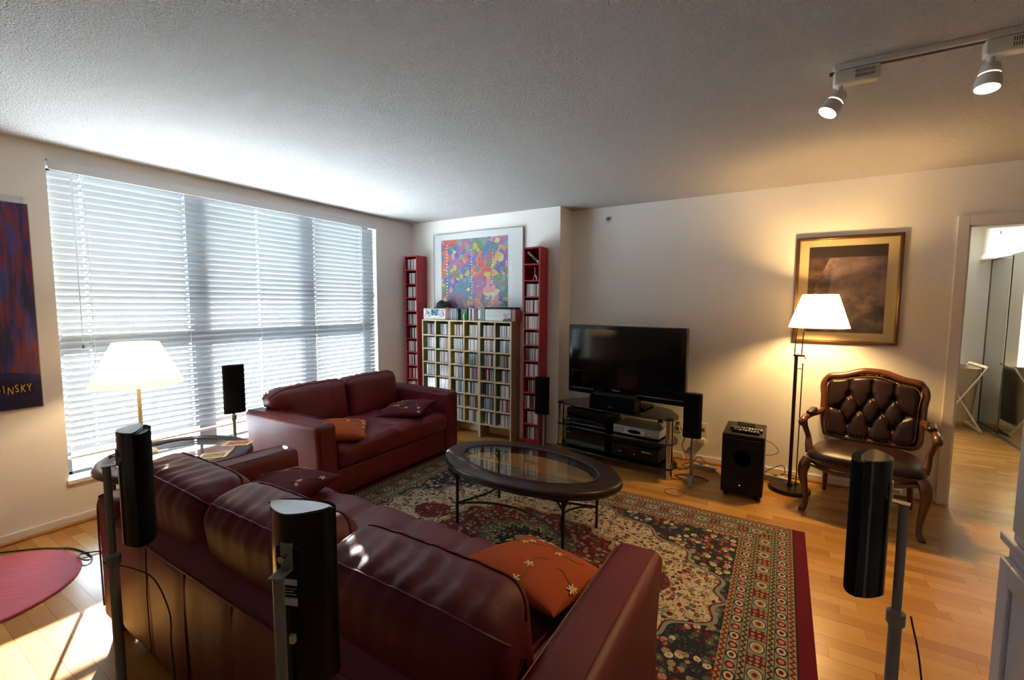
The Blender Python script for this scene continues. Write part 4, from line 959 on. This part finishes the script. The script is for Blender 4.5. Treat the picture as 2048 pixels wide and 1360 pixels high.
tk = T('track_light', 'white ceiling track with two adjustable spot lamps', 'ceiling light', (4.08, -1.79, 0), R(1.5))
TRK = M('track_white', (.70, .68, .64), .45)
MB().box(0, 2.2, -.018, .018, 2.416, 2.44).build('track', TRK, tk, bevel=.003); MB().box(-.012, 0, -.006, .006, 2.404, 2.416).box(.0, 2.2, -.006, .006, 2.412, 2.416).build('track_slot', M('slot_dark', (.05, .05, .05), .6), tk, ang=None)
def spot(x, aim, e):
    bx = MB().rbox((x + .065, 0, 2.385), (.15, .042, .058), .008, (1, 1, 1), 2).build('adapter_box', TRK, tk)
    vm = MB()
    for i in range(10):
        for j in range(2): vm.box(x + .060 + i * .0065, x + .063 + i * .0065, -.0216, -.0208, 2.372 + j * .018, 2.385 + j * .018)
    vm.build('vent', M('vent_dark', (.10, .09, .08), .7), bx, ang=None)
    piv = Vector((x + .012, 0, 2.318)); q = Vector(aim).normalized()
    MB().tube([(x + .012, 0, 2.36), (x + .012, 0, 2.318)], .011, 10).build('stem', TRK, tk)
    rot = q.to_track_quat('-Z', 'Y').to_euler()
    hd = MB().lathe([(.012, .035), (.026, .030), (.030, .010), (.031, -.006)], 22).build('lamp_back', TRK, tk, loc=piv + q * .02, rot=rot)
    MB().lathe([(.0345, -.012), (.037, -.030), (.037, -.056), (.034, -.056), (.033, -.014)], 22, closed=True).build('lamp_hood', TRK, tk, loc=piv + q * .02, rot=rot)
    MB().lathe([(.0315, -.007), (.0325, -.011)], 22, cap=False).build('light_gap', SPOTG, tk, loc=piv + q * .02, rot=rot)
    MB().lathe([(.001, -.050), (.033, -.050)], 22).build('lens', SPOTG, tk, loc=piv + q * .02, rot=rot)
    d = bpy.data.lights.new('spot', 'SPOT'); d.energy = e; d.color = (1, .60, .24); d.spot_size = R(84); d.spot_blend = .7; d.shadow_soft_size = .025
    o = bpy.data.objects.new('spot_light', d); C.objects.link(o); o.parent = tk; o.location = piv + q * .085; o.rotation_euler = rot
spot(.012, (-.50, -.22, -.85), 26); spot(.455, (-.12, -.20, -1), 50)

# ------------------------------------------------------------------ carved settee
ch = T('carved_settee', 'carved walnut settee with brown button tufted leather back by the doorway', 'settee', (4.485, -.185, 0), R(-11))
def leg(path, rad, name='leg', par=ch): return MB().tube(bez(path, 5), lerps(rad, 5), 10).build(name, WALNUT, par, ang=60)
for sx in (-1, 1):
    leg([(sx * .300, -.225, .375), (sx * .318, -.243, .33), (sx * .326, -.252, .27), (sx * .312, -.238, .17), (sx * .302, -.230, .08), (sx * .306, -.240, .035), (sx * .318, -.262, .012), (sx * .320, -.268, .0)], [.034, .036, .030, .021, .016, .018, .022, .018])
    leg([(sx * .245, .225, .40), (sx * .248, .235, .28), (sx * .250, .255, .14), (sx * .256, .285, .0)], [.026, .022, .018, .015], 'rear_leg')
# seat rail and seat
def seat_out(k, n, ex=0):
    a = 2 * math.pi * k / n; c_, s_ = math.cos(a), math.sin(a)
    e = .42; x = math.copysign(abs(c_) ** e, c_); y = math.copysign(abs(s_) ** e, s_)
    hw = .318 - .055 * (y + 1) / 2; return (x * (hw + ex), y * (.245 + ex) - .0 - .020 * (1 - x * x) * (1 if y < 0 else 0))
n = 64
mb = MB(); rows = []
for (ex, z) in ((-.012, .335), (.006, .340), (.010, .372), (.002, .385)):
    rows.append(len(mb.v)); mb.v += [(*seat_out(k, n, ex), z) for k in range(n)]
for i in range(3):
    for k in range(n): mb.f.append((rows[i] + k, rows[i] + (k + 1) % n, rows[i + 1] + (k + 1) % n, rows[i + 1] + k))
sr = mb.build('seat_rail', WALNUT, ch, ang=60)
MB().tube(bez([(-.28, -.258, .345), (-.14, -.272, .318), (0, -.276, .328), (.14, -.272, .318), (.28, -.258, .345)], 6), lerps([.012, .015, .017, .015, .012], 6), 8).build('carved_apron', WALNUT, sr)
mb = MB(); rows = []
for (f, ex, z) in ((1, .010, .372), (1, .018, .395), (1, .012, .418), (.94, 0, .436), (.8, 0, .450), (.55, 0, .460), (.28, 0, .464), (.02, 0, .465)):
    rows.append(len(mb.v))
    for k in range(n):
        x, y = seat_out(k, n, ex); mb.v.append((x * f, y * f - .01 * (1 - f), z))
for i in range(len(rows) - 1):
    for k in range(n): mb.f.append((rows[i] + k, rows[i] + (k + 1) % n, rows[i + 1] + (k + 1) % n, rows[i + 1] + k))
sc_ = mb.build('seat_cushion', BROWNL, ch, ang=70)
mb = MB()
for k in range(0, n * 2): 
    x, y = seat_out(k, n * 2, .019); mb.ball((x, y, .379), .0045, 5, 4)
mb.build('nailhead_trim', M('brass_nail', (.20, .12, .04), .35, .8), sc_)
# back: outline in (x,z), leaning
def backp(x, z, y=0):
    lean = .235 + (z - .46) * .16; return (x, lean + y - .02 * (x / .30) ** 2 * 0, z)
outl = bez([(-.265, .475), (-.285, .60), (-.290, .75), (-.298, .845), (-.265, .905), (-.17, .925), (-.07, .962), (0, .968), (.07, .962), (.17, .925), (.265, .905), (.298, .845), (.290, .75), (.285, .60), (.265, .475), (.13, .462), (-.13, .462), (-.265, .475)], 5)
pts = [backp(q[0], q[1]) for q in outl[:-1]]
bf = MB().tube(pts, [.027 + (.008 if q[1] > .90 else 0) for q in outl[:-1]], 10, closed=True, flat=.8).build('back_frame', WALNUT, ch, ang=60)
mb = MB(); rn3 = random.Random(5)
for k in range(26): mb.ball(backp((rn3.random() - .5) * .20, .955 + (rn3.random() - .5) * .02, -.022), .010, 6, 4, (1.3, .5, .7))
mb.build('carved_crest', WALNUT, bf)
# tufted panel
btn = [(-.13, .79), (.0, .79), (.13, .79), (-.195, .68), (-.065, .68), (.065, .68), (.195, .68), (-.13, .575), (0, .575), (.13, .575)]
lines = []
for i, a in enumerate(btn):
    for b in btn[i + 1:]:
        if abs(a[1] - b[1]) > .05 and abs(a[1] - b[1]) < .13 and abs(a[0] - b[0]) < .08: lines.append((a, b))
for a in btn[:3]: lines.append((a, (a[0], .90)))
for a in btn[7:]: lines.append((a, (a[0], .48)))
lines += [((-.195, .68), (-.275, .68)), ((.195, .68), (.275, .68))]
def sd2(p, a, b):
    vx, vz = b[0] - a[0], b[1] - a[1]; t_ = max(0, min(1, ((p[0] - a[0]) * vx + (p[1] - a[1]) * vz) / (vx * vx + vz * vz))); return math.hypot(p[0] - a[0] - t_ * vx, p[1] - a[1] - t_ * vz)
def tuf(u, v):
    x = (u * 2 - 1) * .272; zt = .905 + .040 * math.cos(x / .272 * math.pi / 2) ** 2; zb = .472; z = zb + (zt - zb) * v
    x *= 1 - .03 * abs(2 * v - 1) ** 6
    e = min(1, (1 - abs(2 * u - 1)) * 9) * min(1, (1 - abs(2 * v - 1)) * 8); e = e ** .5
    dl = min(sd2((x, z), a, b) for a, b in lines); db = min(math.hypot(x - b[0], z - b[1]) for b in btn)
    bul = .048 * e - .018 * math.exp(-(dl / .0075) ** 2) * e - .026 * math.exp(-(db / .022) ** 2) * e - .008 * math.exp(-(dl / .03) ** 2) * e
    return backp(x, z, .005 - bul)
tp_ = MB().surf(tuf, 76, 60).build('tufted_panel', BROWNL, ch, ang=180)
for (x, z) in btn: MB().ball(backp(x, z, -.002), .009, 8, 5, (1, .6, 1)).build('button', BROWNL, tp_)
mb = MB()
for k in range(0, len(outl) - 1):
    for f in (0, .5):
        q = outl[k].lerp(outl[k + 1], f); mb.ball(backp(q[0] * .905,   .71 + (q[1] - .71) * .885, -.036), .0046, 5, 4)
mb.build('nailhead_trim', M('brass_nail_back', (.20, .12, .04), .35, .8), tp_)
MB().surf(lambda u, v: backp((u * 2 - 1) * .27, .475 + .44 * v, .02), 4, 4).build('back_cloth', BROWNL, ch)
for sx in (-1, 1):
    ar = MB().tube(bez([(sx * .288, .262, .655), (sx * .305, .18, .640), (sx * .335, .06, .640), (sx * .350, -.06, .640), (sx * .356, -.125, .632), (sx * .362, -.150, .612), (sx * .358, -.140, .592)], 5), lerps([.018, .019, .020, .022, .025, .024, .014], 5), 10).build('arm', WALNUT, ch, ang=60)
    MB().tube(bez([(sx * .355, -.115, .620), (sx * .350, -.085, .57), (sx * .330, -.070, .50), (sx * .322, -.085, .44), (sx * .312, -.105, .385)], 5), lerps([.022, .019, .018, .024, .026], 5), 10).build('arm_post', WALNUT, ar, ang=60)
    MB().rbox((sx * .333, .055, .665), (.050, .20, .036), .017, (2, 6, 2), 4).build('arm_pad', BROWNL, ar, ang=80)

# ------------------------------------------------------------------ pictures
def strokes():
    g = G('abstract_poster_strokes'); v = g.coord(); X, Y, Z = g.xyz(v)
    n1 = g.noise(g.mapping(v, (1, 9, 1.2)), 1.6, 4, .65); n2 = g.noise(g.mapping(v, (1, 14, 2), (0, 3, 1)), 1.3, 3, .6)
    c = g.ramp(n1, [(.28, (.012, .012, .030)), (.40, (.030, .030, .16)), (.48, (.16, .025, .020)), (.54, (.09, .05, .16)), (.62, (.025, .05, .22)), (.72, (.20, .10, .05))])
    c = g.mix(g.ramp(n2, [(.5, (0, 0, 0)), (.68, (1, 1, 1))]), c, (.022, .022, .05))
    low = g.math('ADD', Z, g.math('MULTIPLY', g.math('SINE', g.math('MULTIPLY', Y, 9)), .03)); f = g.math('LESS_THAN', low, -.42)
    dk = g.ramp(g.noise(g.mapping(v, (1, 2, 8)), 2.5, 3, .6), [(.35, (.010, .010, .024)), (.65, (.022, .020, .085))])
    g.put(g.b.inputs['Base Color'], g.mix(f, c, dk)); g.b.inputs['Roughness'].default_value = .25; return g.m
lp = T('poster', 'dark blue and red abstract poster with yellow lettering on the left wall', 'picture', (0, -3.288, 1.436))
MB().box(.001, .018, -.90, 0, -.617, .617).build('poster_panel', strokes(), lp, ang=None); MB().box(.001, .020, -.905, .004, -.622, -.617).box(.001, .020, 0, .004, -.617, .620).box(.001, .020, -.905, .004, .617, .621).build('edge_trim', SILVER, lp, ang=None)
YL = M('yellow_lettering', (.72, .46, .03), .5)
ws = 'KANDINSKY'; yy = -.475
for i, c_ in enumerate(ws):
    k = i - 3
    sl = .05 * (-1) ** i
    text('lettering', c_, .066, YL, lp, frame((.0185, -.052 - (8 - i) * .0262, -.497 + (.006, -.004, .004, .0, .006, -.006, .004, .0, .003)[i]), (0, 1, sl), (0, -sl, 1)), .0006, .55)
def patch():
    g = G('abstract_patchwork_print'); v = g.coord(); w = g.noise(v, 6, 2, .5, 1)
    va = g.node('ShaderNodeVectorMath', operation='MULTIPLY_ADD'); g.put(va.inputs[0], w); va.inputs[1].default_value = (.10, 0, .10); g.put(va.inputs[2], g.mapping(v, (1, 0, 1)))
    vo = g.vor(va.outputs[0], 6.0, rnd=.9); rnd = g.xyz(vo.outputs['Color'])[0]
    cols = [(.45, .04, .05), (.58, .36, .03), (.04, .08, .38), (.08, .22, .11), (.28, .09, .27), (.60, .50, .25), (.55, .11, .04), (.06, .16, .28), (.58, .22, .22), (.16, .28, .26)]
    c = g.ramp(rnd, [(i / len(cols), q) for i, q in enumerate(cols)], 'CONSTANT')
    vs = g.vor(va.outputs[0], 19, rnd=1); c2 = g.ramp(g.xyz(vs.outputs['Color'])[1], [(i / len(cols), q) for i, q in enumerate(cols[::-1])], 'CONSTANT')
    c = g.mix(g.math('GREATER_THAN', g.xyz(vs.outputs['Color'])[2], .62), c, c2)
    c = g.mix(.10, c, g.ramp(g.noise(v, 30, 3, .6), [(.3, (.25, .25, .25)), (.7, (.9, .9, .85))])); g.put(g.b.inputs['Base Color'], c); g.b.inputs['Roughness'].default_value = .6; return g.m
p1 = T('framed_print', 'large colourful patchwork print in a white mount above the CD units', 'picture', (.983, 0, 1.806))
fw_, fh_ = 1.212, .925
MB().box(-fw_ / 2, fw_ / 2, -.020, -.001, -fh_ / 2, fh_ / 2).build('mount', M('white_mount', (.74, .77, .78), .6), p1, ang=None)
MB().box(-.495, .425, -.0212, -.020, -.388, .395).build('print', patch(), p1, ang=None)
MB().box(-fw_ / 2, fw_ / 2, -.0245, -.0225, -fh_ / 2, fh_ / 2).build('glazing', PICGLASS, p1, ang=None)
MB().box(-fw_ / 2 - .004, -fw_ / 2, -.027, -.001, -fh_ / 2 - .004, fh_ / 2 + .004).box(fw_ / 2, fw_ / 2 + .004, -.027, -.001, -fh_ / 2 - .004, fh_ / 2 + .004).box(-fw_ / 2, fw_ / 2, -.027, -.001, fh_ / 2, fh_ / 2 + .004).box(-fw_ / 2, fw_ / 2, -.027, -.001, -fh_ / 2 - .004, -fh_ / 2).build('frame', M('thin_silver_frame', (.55, .57, .58), .3, .8), p1, bevel=.0008)
def dark_print():
    g = G('dark_tonal_print'); v = g.coord(); X, Y, Z = g.xyz(v)
    n = g.noise(v, 6.5, 6, .66); c = g.ramp(n, [(.30, (.010, .007, .009)), (.44, (.05, .03, .03)), (.52, (.17, .11, .11)), (.64, (.30, .21, .19))])
    f = g.math('MULTIPLY', g.math('GREATER_THAN', Z, -.03), g.math('GREATER_THAN', X, -.10)); c = g.mix(g.math('MULTIPLY', f, .5), c, (.22, .15, .145))
    f2 = g.math('LESS_THAN', g.math('ADD', g.math('MULTIPLY', X, 1.3), g.math('MULTIPLY', Z, -.5)), -.27); n2 = g.noise(g.mapping(v, (3, 3, 9), rot=(0, R(50), 0)), 2.2, 4, .6)
    c = g.mix(f2, c, g.ramp(n2, [(.38, (.014, .010, .012)), (.6, (.10, .045, .022)), (.72, (.22, .10, .04))]))
    f3 = g.math('LESS_THAN', Z, -.27); c = g.mix(g.math('MULTIPLY', f3, .8), c, g.ramp(n, [(.4, (.012, .010, .010)), (.62, (.11, .08, .07))])); f4 = g.math('GREATER_THAN', Z, .255); c = g.mix(f4, c, (.030, .020, .020))
    g.put(g.b.inputs['Base Color'], c); g.b.inputs['Roughness'].default_value = .5; return g.m
p2 = T('framed_print', 'dark toned print in a brown and gold frame above the settee', 'picture', (4.356, YT, 1.586))
fw_, fh_ = .675, .845
def ring(w, h, t_, y0, y1): return MB().box(-w / 2, -w / 2 + t_, y0, y1, -h / 2, h / 2).box(w / 2 - t_, w / 2, y0, y1, -h / 2, h / 2).box(-w / 2 + t_, w / 2 - t_, y0, y1, h / 2 - t_, h / 2).box(-w / 2 + t_, w / 2 - t_, y0, y1, -h / 2, -h / 2 + t_)
ring(fw_, fh_, .018, -.026, -.001).build('frame', M('brown_frame', (.055, .020, .012), .3), p2, bevel=.004); ring(fw_ - .036, fh_ - .036, .008, -.021, -.004).build('gold_fillet', M('gold_fillet', (.55, .36, .08), .25, .9), p2, bevel=.001)
MB().box(-fw_ / 2 + .02, fw_ / 2 - .02, -.010, -.004, -fh_ / 2 + .02, fh_ / 2 - .02).build('mount', M('cream_mount', (.62, .50, .28), .7), p2, ang=None)
MB().box(-.248, .248, -.0112, -.010, -.335, .345).build('print', dark_print(), p2, ang=None); MB().box(-fw_ / 2 + .02, fw_ / 2 - .02, -.0155, -.014, -fh_ / 2 + .02, fh_ / 2 - .02).build('glazing', PICGLASS, p2, ang=None)

# ------------------------------------------------------------------ small wall things
spk = T('sprinkler_head', 'small round white sprinkler on the wall above the television', 'sprinkler', (2.408, YT, 2.318))
MB().lathe([(.001, .0), (.034, .0), (.032, .006), (.018, .010), (.016, .004)], 24, cap=False).build('escutcheon', WHITEP, spk, rot=(R(90), 0, 0)); MB().lathe([(.012, .0), (.012, .022), (.016, .024), (.016, .028), (.004, .030)], 16).build('nozzle', M('nozzle_grey', (.25, .25, .26), .4, .6), spk, rot=(R(90), 0, 0))
def plate(label, loc, axis, w, h, mat, sock=2):
    o = T('wall_outlet', label, 'outlet', loc, 0 if axis == 'y' else R(90)); MB().rbox((0, -.003, 0), (w, .006, h), .0025, (1, 1, 1), 2).build('cover_plate', mat, o)
    for k in range(sock): MB().rbox((0, -.0065, (k - (sock - 1) / 2) * .045), (.028, .004, .034), .002, (1, 1, 1), 1).build('socket', IVORY if mat != IVORY else BRN, o)
plate('ivory wall outlet partly behind the television stand post', (3.139, YT, .318), 'y', .078, .122, IVORY)
plate('ivory wall outlet behind the satellite speaker right of the television', (3.362, YT, .312), 'y', .078, .122, IVORY, 1)
plate('white wall outlet low on the left wall at the picture edge', (.0005, -3.535, .29), 'x', .075, .118, WHITEP)
ad = MB().rbox((3.352, YT - .026, .213), (.070, .050, .048), .006, (1, 1, 1), 2).build('plug_adapter', IVORY); tag(ad, 'cream plug adapter below the right hand wall outlet', 'adapter')

# ------------------------------------------------------------------ cables and power strips
def cable(label, pts, r=.0028, mat=CABLE, n=6):
    o = MB().tube(bez(pts, n), r, 6).build('cable', mat); return tag(o, label, 'cable')
cable('black speaker wire hanging down the back of the long sofa', [(2.17, -3.632, .655), (2.185, -3.56, .60), (2.16, -3.50, .52), (2.19, -3.475, .40), (2.175, -3.47, .28), (2.20, -3.475, .16), (2.21, -3.49, .05), (2.25, -3.52, .004), (2.30, -3.60, .004)], .0022)
cable('black speaker wire hanging from the stand of the right hand rear speaker', [(4.268, -2.628, .66), (4.285, -2.66, .56), (4.300, -2.69, .38), (4.305, -2.70, .15), (4.29, -2.70, .004), (4.25, -2.70, .004)], .0022)
cable('black cable lying on the floor along the pink rug edge', [(.06, -3.60, .005), (.102, -3.53, .005), (.229, -3.40, .005), (.317, -3.34, .005), (.392, -3.295, .005), (.504, -3.27, .005), (.611, -3.265, .006), (.655, -3.285, .012), (.645, -3.305, .018), (.595, -3.312, .019), (.55, -3.298, .017), (.56, -3.262, .014), (.60, -3.215, .006), (.80, -3.18, .005), (1.2, -3.16, .005)], .0042)
cable('thin wire looped on the floor in front of the speaker stand', [(3.32, -.485, .004), (3.25, -.50, .004), (3.205, -.55, .004), (3.25, -.62, .004), (3.33, -.61, .004), (3.352, -.54, .004), (3.34, -.49, .006)], .0018)
cable('black cable drooping behind the right post of the television stand', [(3.20, .06, .36), (3.235, .10, .28), (3.21, .12, .18), (3.25, .08, .13), (3.285, .06, .19), (3.305, .06, .12), (3.30, .04, .03), (3.25, .0, .006), (3.17, .02, .006)], .004)
cable('white cable dropping from the ivory outlet behind the stand', [(3.139, YT - .012, .33), (3.17, YT - .05, .28), (3.19, YT - .06, .18), (3.20, YT - .07, .08), (3.22, YT - .09, .03)], .003, WCABLE)
cable('tangled black cable on the floor between stand and power strip', [(3.13, .02, .006), (3.20, -.04, .006), (3.27, .02, .012), (3.22, .08, .010), (3.30, .10, .05), (3.36, .12, .10), (3.42, .10, .06)], .0035)
cable('black cable running from the power strip to the subwoofer', [(3.47, .05, .03), (3.53, .03, .012), (3.56, -.02, .008), (3.60, -.02, .010), (3.62, .04, .008)], .0035)
cable('grey cable loop sticking out beside the subwoofer', [(3.872, .04, .36), (3.93, .05, .33), (3.965, .08, .27), (3.93, .08, .235), (3.872, .06, .225)], .003, GREYMET)
cable('black cable curled on the power strip by the floor lamp base', [(3.87, .16, .05), (3.93, .15, .10), (4.00, .17, .13), (4.02, .18, .07), (3.99, .16, .052), (4.07, .17, .06), (4.14, .14, .045), (4.15, .11, .02), (4.10, .05, .036), (4.07, .01, .037)], .0032)
def strip(label, loc, rz, L):
    o = T('power_strip', label, 'power strip', loc, rz); MB().rbox((0, 0, .022), (L, .06, .044), .006, (1, 1, 1), 2).build('housing', SILVER, o)
    for k in range(int(L / .05) - 1): MB().box(-L / 2 + .03 + k * .05, -L / 2 + .055 + k * .05, -.015, .015, .044, .0455).build('socket', BLACK if k % 2 else IVORY, o, ang=None)
strip('grey power strip on the floor behind the speaker stand', (3.40, .09, 0), R(-8), .22)
strip('grey power strip on the floor between subwoofer and floor lamp', (3.96, .14, 0), R(-6), .20)

# ------------------------------------------------------------------ white hutch at the right edge
hu = T('hutch_cabinet', 'white painted hutch cabinet cut off by the right edge of the picture', 'cabinet', (4.492, -2.392, 0))
HW = M('hutch_paint', (.56, .58, .62), .4)
hd_, hl, hz = .46, 1.10, .85
MB().box(0.012, hd_, -hl, -.012, .06, hz - .03).build('base_body', HW, hu, bevel=.004); MB().box(.03, hd_, -hl + .03, -.03, 0, .06).build('plinth', HW, hu, bevel=.003)
MB().box(-.004, hd_, -hl - .01, .004, hz - .028, hz).build('top_ledge', HW, hu, bevel=.006)
for k in range(2):
    y1 = -.03 - k * .52; y0 = y1 - .50
    dr = MB().box(.0, .014, y0, y1, .09, hz - .06).build('door', HW, hu, bevel=.003)
    MB().box(-.010, .002, y0, y0 + .06, .09, hz - .06).box(-.010, .002, y1 - .06, y1, .09, hz - .06).box(-.010, .002, y0 + .06, y1 - .06, hz - .12, hz - .06).box(-.010, .002, y0 + .06, y1 - .06, .09, .15).build('door_frame', HW, dr, bevel=.004)
    MB().ball((-.018, y0 + .03 if k == 0 else y1 - .03, .50), .013, 10, 6).build('knob', SILVER, dr)
MB().box(.004, hd_, -hl, -.055, hz, 2.02).build('upper_body', HW, hu, bevel=.004)
MB().box(-.01, hd_, -hl - .012, -.043, 2.02, 2.06).build('cornice', HW, hu, bevel=.008)
for k in range(2):
    y1 = -.075 - k * .50; y0 = y1 - .48
    ud = MB().box(-.006, .006, y0, y1, hz + .03, 1.99).build('upper_door', HW, hu, bevel=.003); MB().ball((-.014, y0 + .03 if k == 0 else y1 - .03, 1.25), .012, 10, 6).build('knob', SILVER, ud)

# ------------------------------------------------------------------ bedroom beyond the doorway
def mdoor(label, y0, y1, x):
    o = T('mirror_door', label, 'closet door', (x, (y0 + y1) / 2, .012)); w = (y1 - y0) / 2; FRM = M('mirror_frame', (.10, .085, .065), .35, .6); h = 2.022
    MB().box(-.004, .004, -w + .012, w - .012, .012, h - .012).build('mirror', MIRROR, o, ang=None)
    MB().box(-.010, .012, -w, -w + .014, 0, h).box(-.010, .012, w - .014, w, 0, h).box(-.010, .012, -w, w, 0, .016).box(-.010, .012, -w, w, h - .016, h).build('door_frame', FRM, o, bevel=.002)
mdoor('mirrored sliding closet door farther from the doorway', 2.86, BY - .002, BX1 + .05); mdoor('mirrored sliding closet door nearer the doorway reflecting the blind', CY0 + .002, 2.97, BX1 + .016)
MB_t = MB().box(BX1 - .002, BX1 + .08, CY0, BY, 0, .012).build('closet_track', M('track_metal', (.2, .18, .14), .4, .7)); tag(MB_t, 'metal floor track under the mirrored closet doors', 'door track')
hm = T('laundry_hamper', 'canvas laundry hamper on a folding wooden frame in the bedroom', 'hamper', (5.76, 3.30, 0), R(0))
CANV = M('hamper_canvas', (.34, .285, .20), .8, bump=(200, .3)); HWD = M('hamper_wood', (.62, .52, .38), .5)
def bagp(u, v):
    a = 2 * math.pi * u; c_, s_ = math.cos(a), math.sin(a); e = .35; x = math.copysign(abs(c_) ** e, c_); y = math.copysign(abs(s_) ** e, s_)
    z = .12 + .62 * v; k = .80 + .20 * v + .03 * math.sin(4 * a) * (1 - v); return (x * .185 * k, y * .26 * k, z)
bg_ = MB().surf(bagp, 40, 8).build('canvas_bag', CANV, hm, ang=60); MB().box(-.15, .15, -.21, .21, .115, .122).build('bag_bottom', CANV, hm, ang=None)
for sx in (-1, 1): MB().rbox((sx * .205, 0, .765), (.028, .60, .028), .010, (1, 1, 1), 2).build('top_rail', HWD, hm)
for sy in (-1, 1):
    MB().tube([(-.205, sy * .285, .765), (.19, sy * .285, .03)], .011, 8).build('cross_leg', HWD, hm); MB().tube([(.205, sy * .298, .765), (-.19, sy * .298, .03)], .011, 8).build('cross_leg', HWD, hm)
for sx in (-1, 1): MB().rbox((sx * .195, 0, .018), (.03, .60, .034), .010, (1, 1, 1), 2).build('foot_rail', HWD, hm)
hk = T('wall_hook', 'small metal hook high on the closet header in the bedroom', 'hook', (BX1 - .046, 3.15, 2.30)); MB().tube([(0, 0, 0), (-.03, 0, 0), (-.045, 0, .012)], .005, 6).build('hook_arm', CHROME, hk); MB().lathe([(.001, 0), (.02, 0), (.018, .006), (.004, .008)], 14).build('hook_plate', CHROME, hk, rot=(0, R(-90), 0))
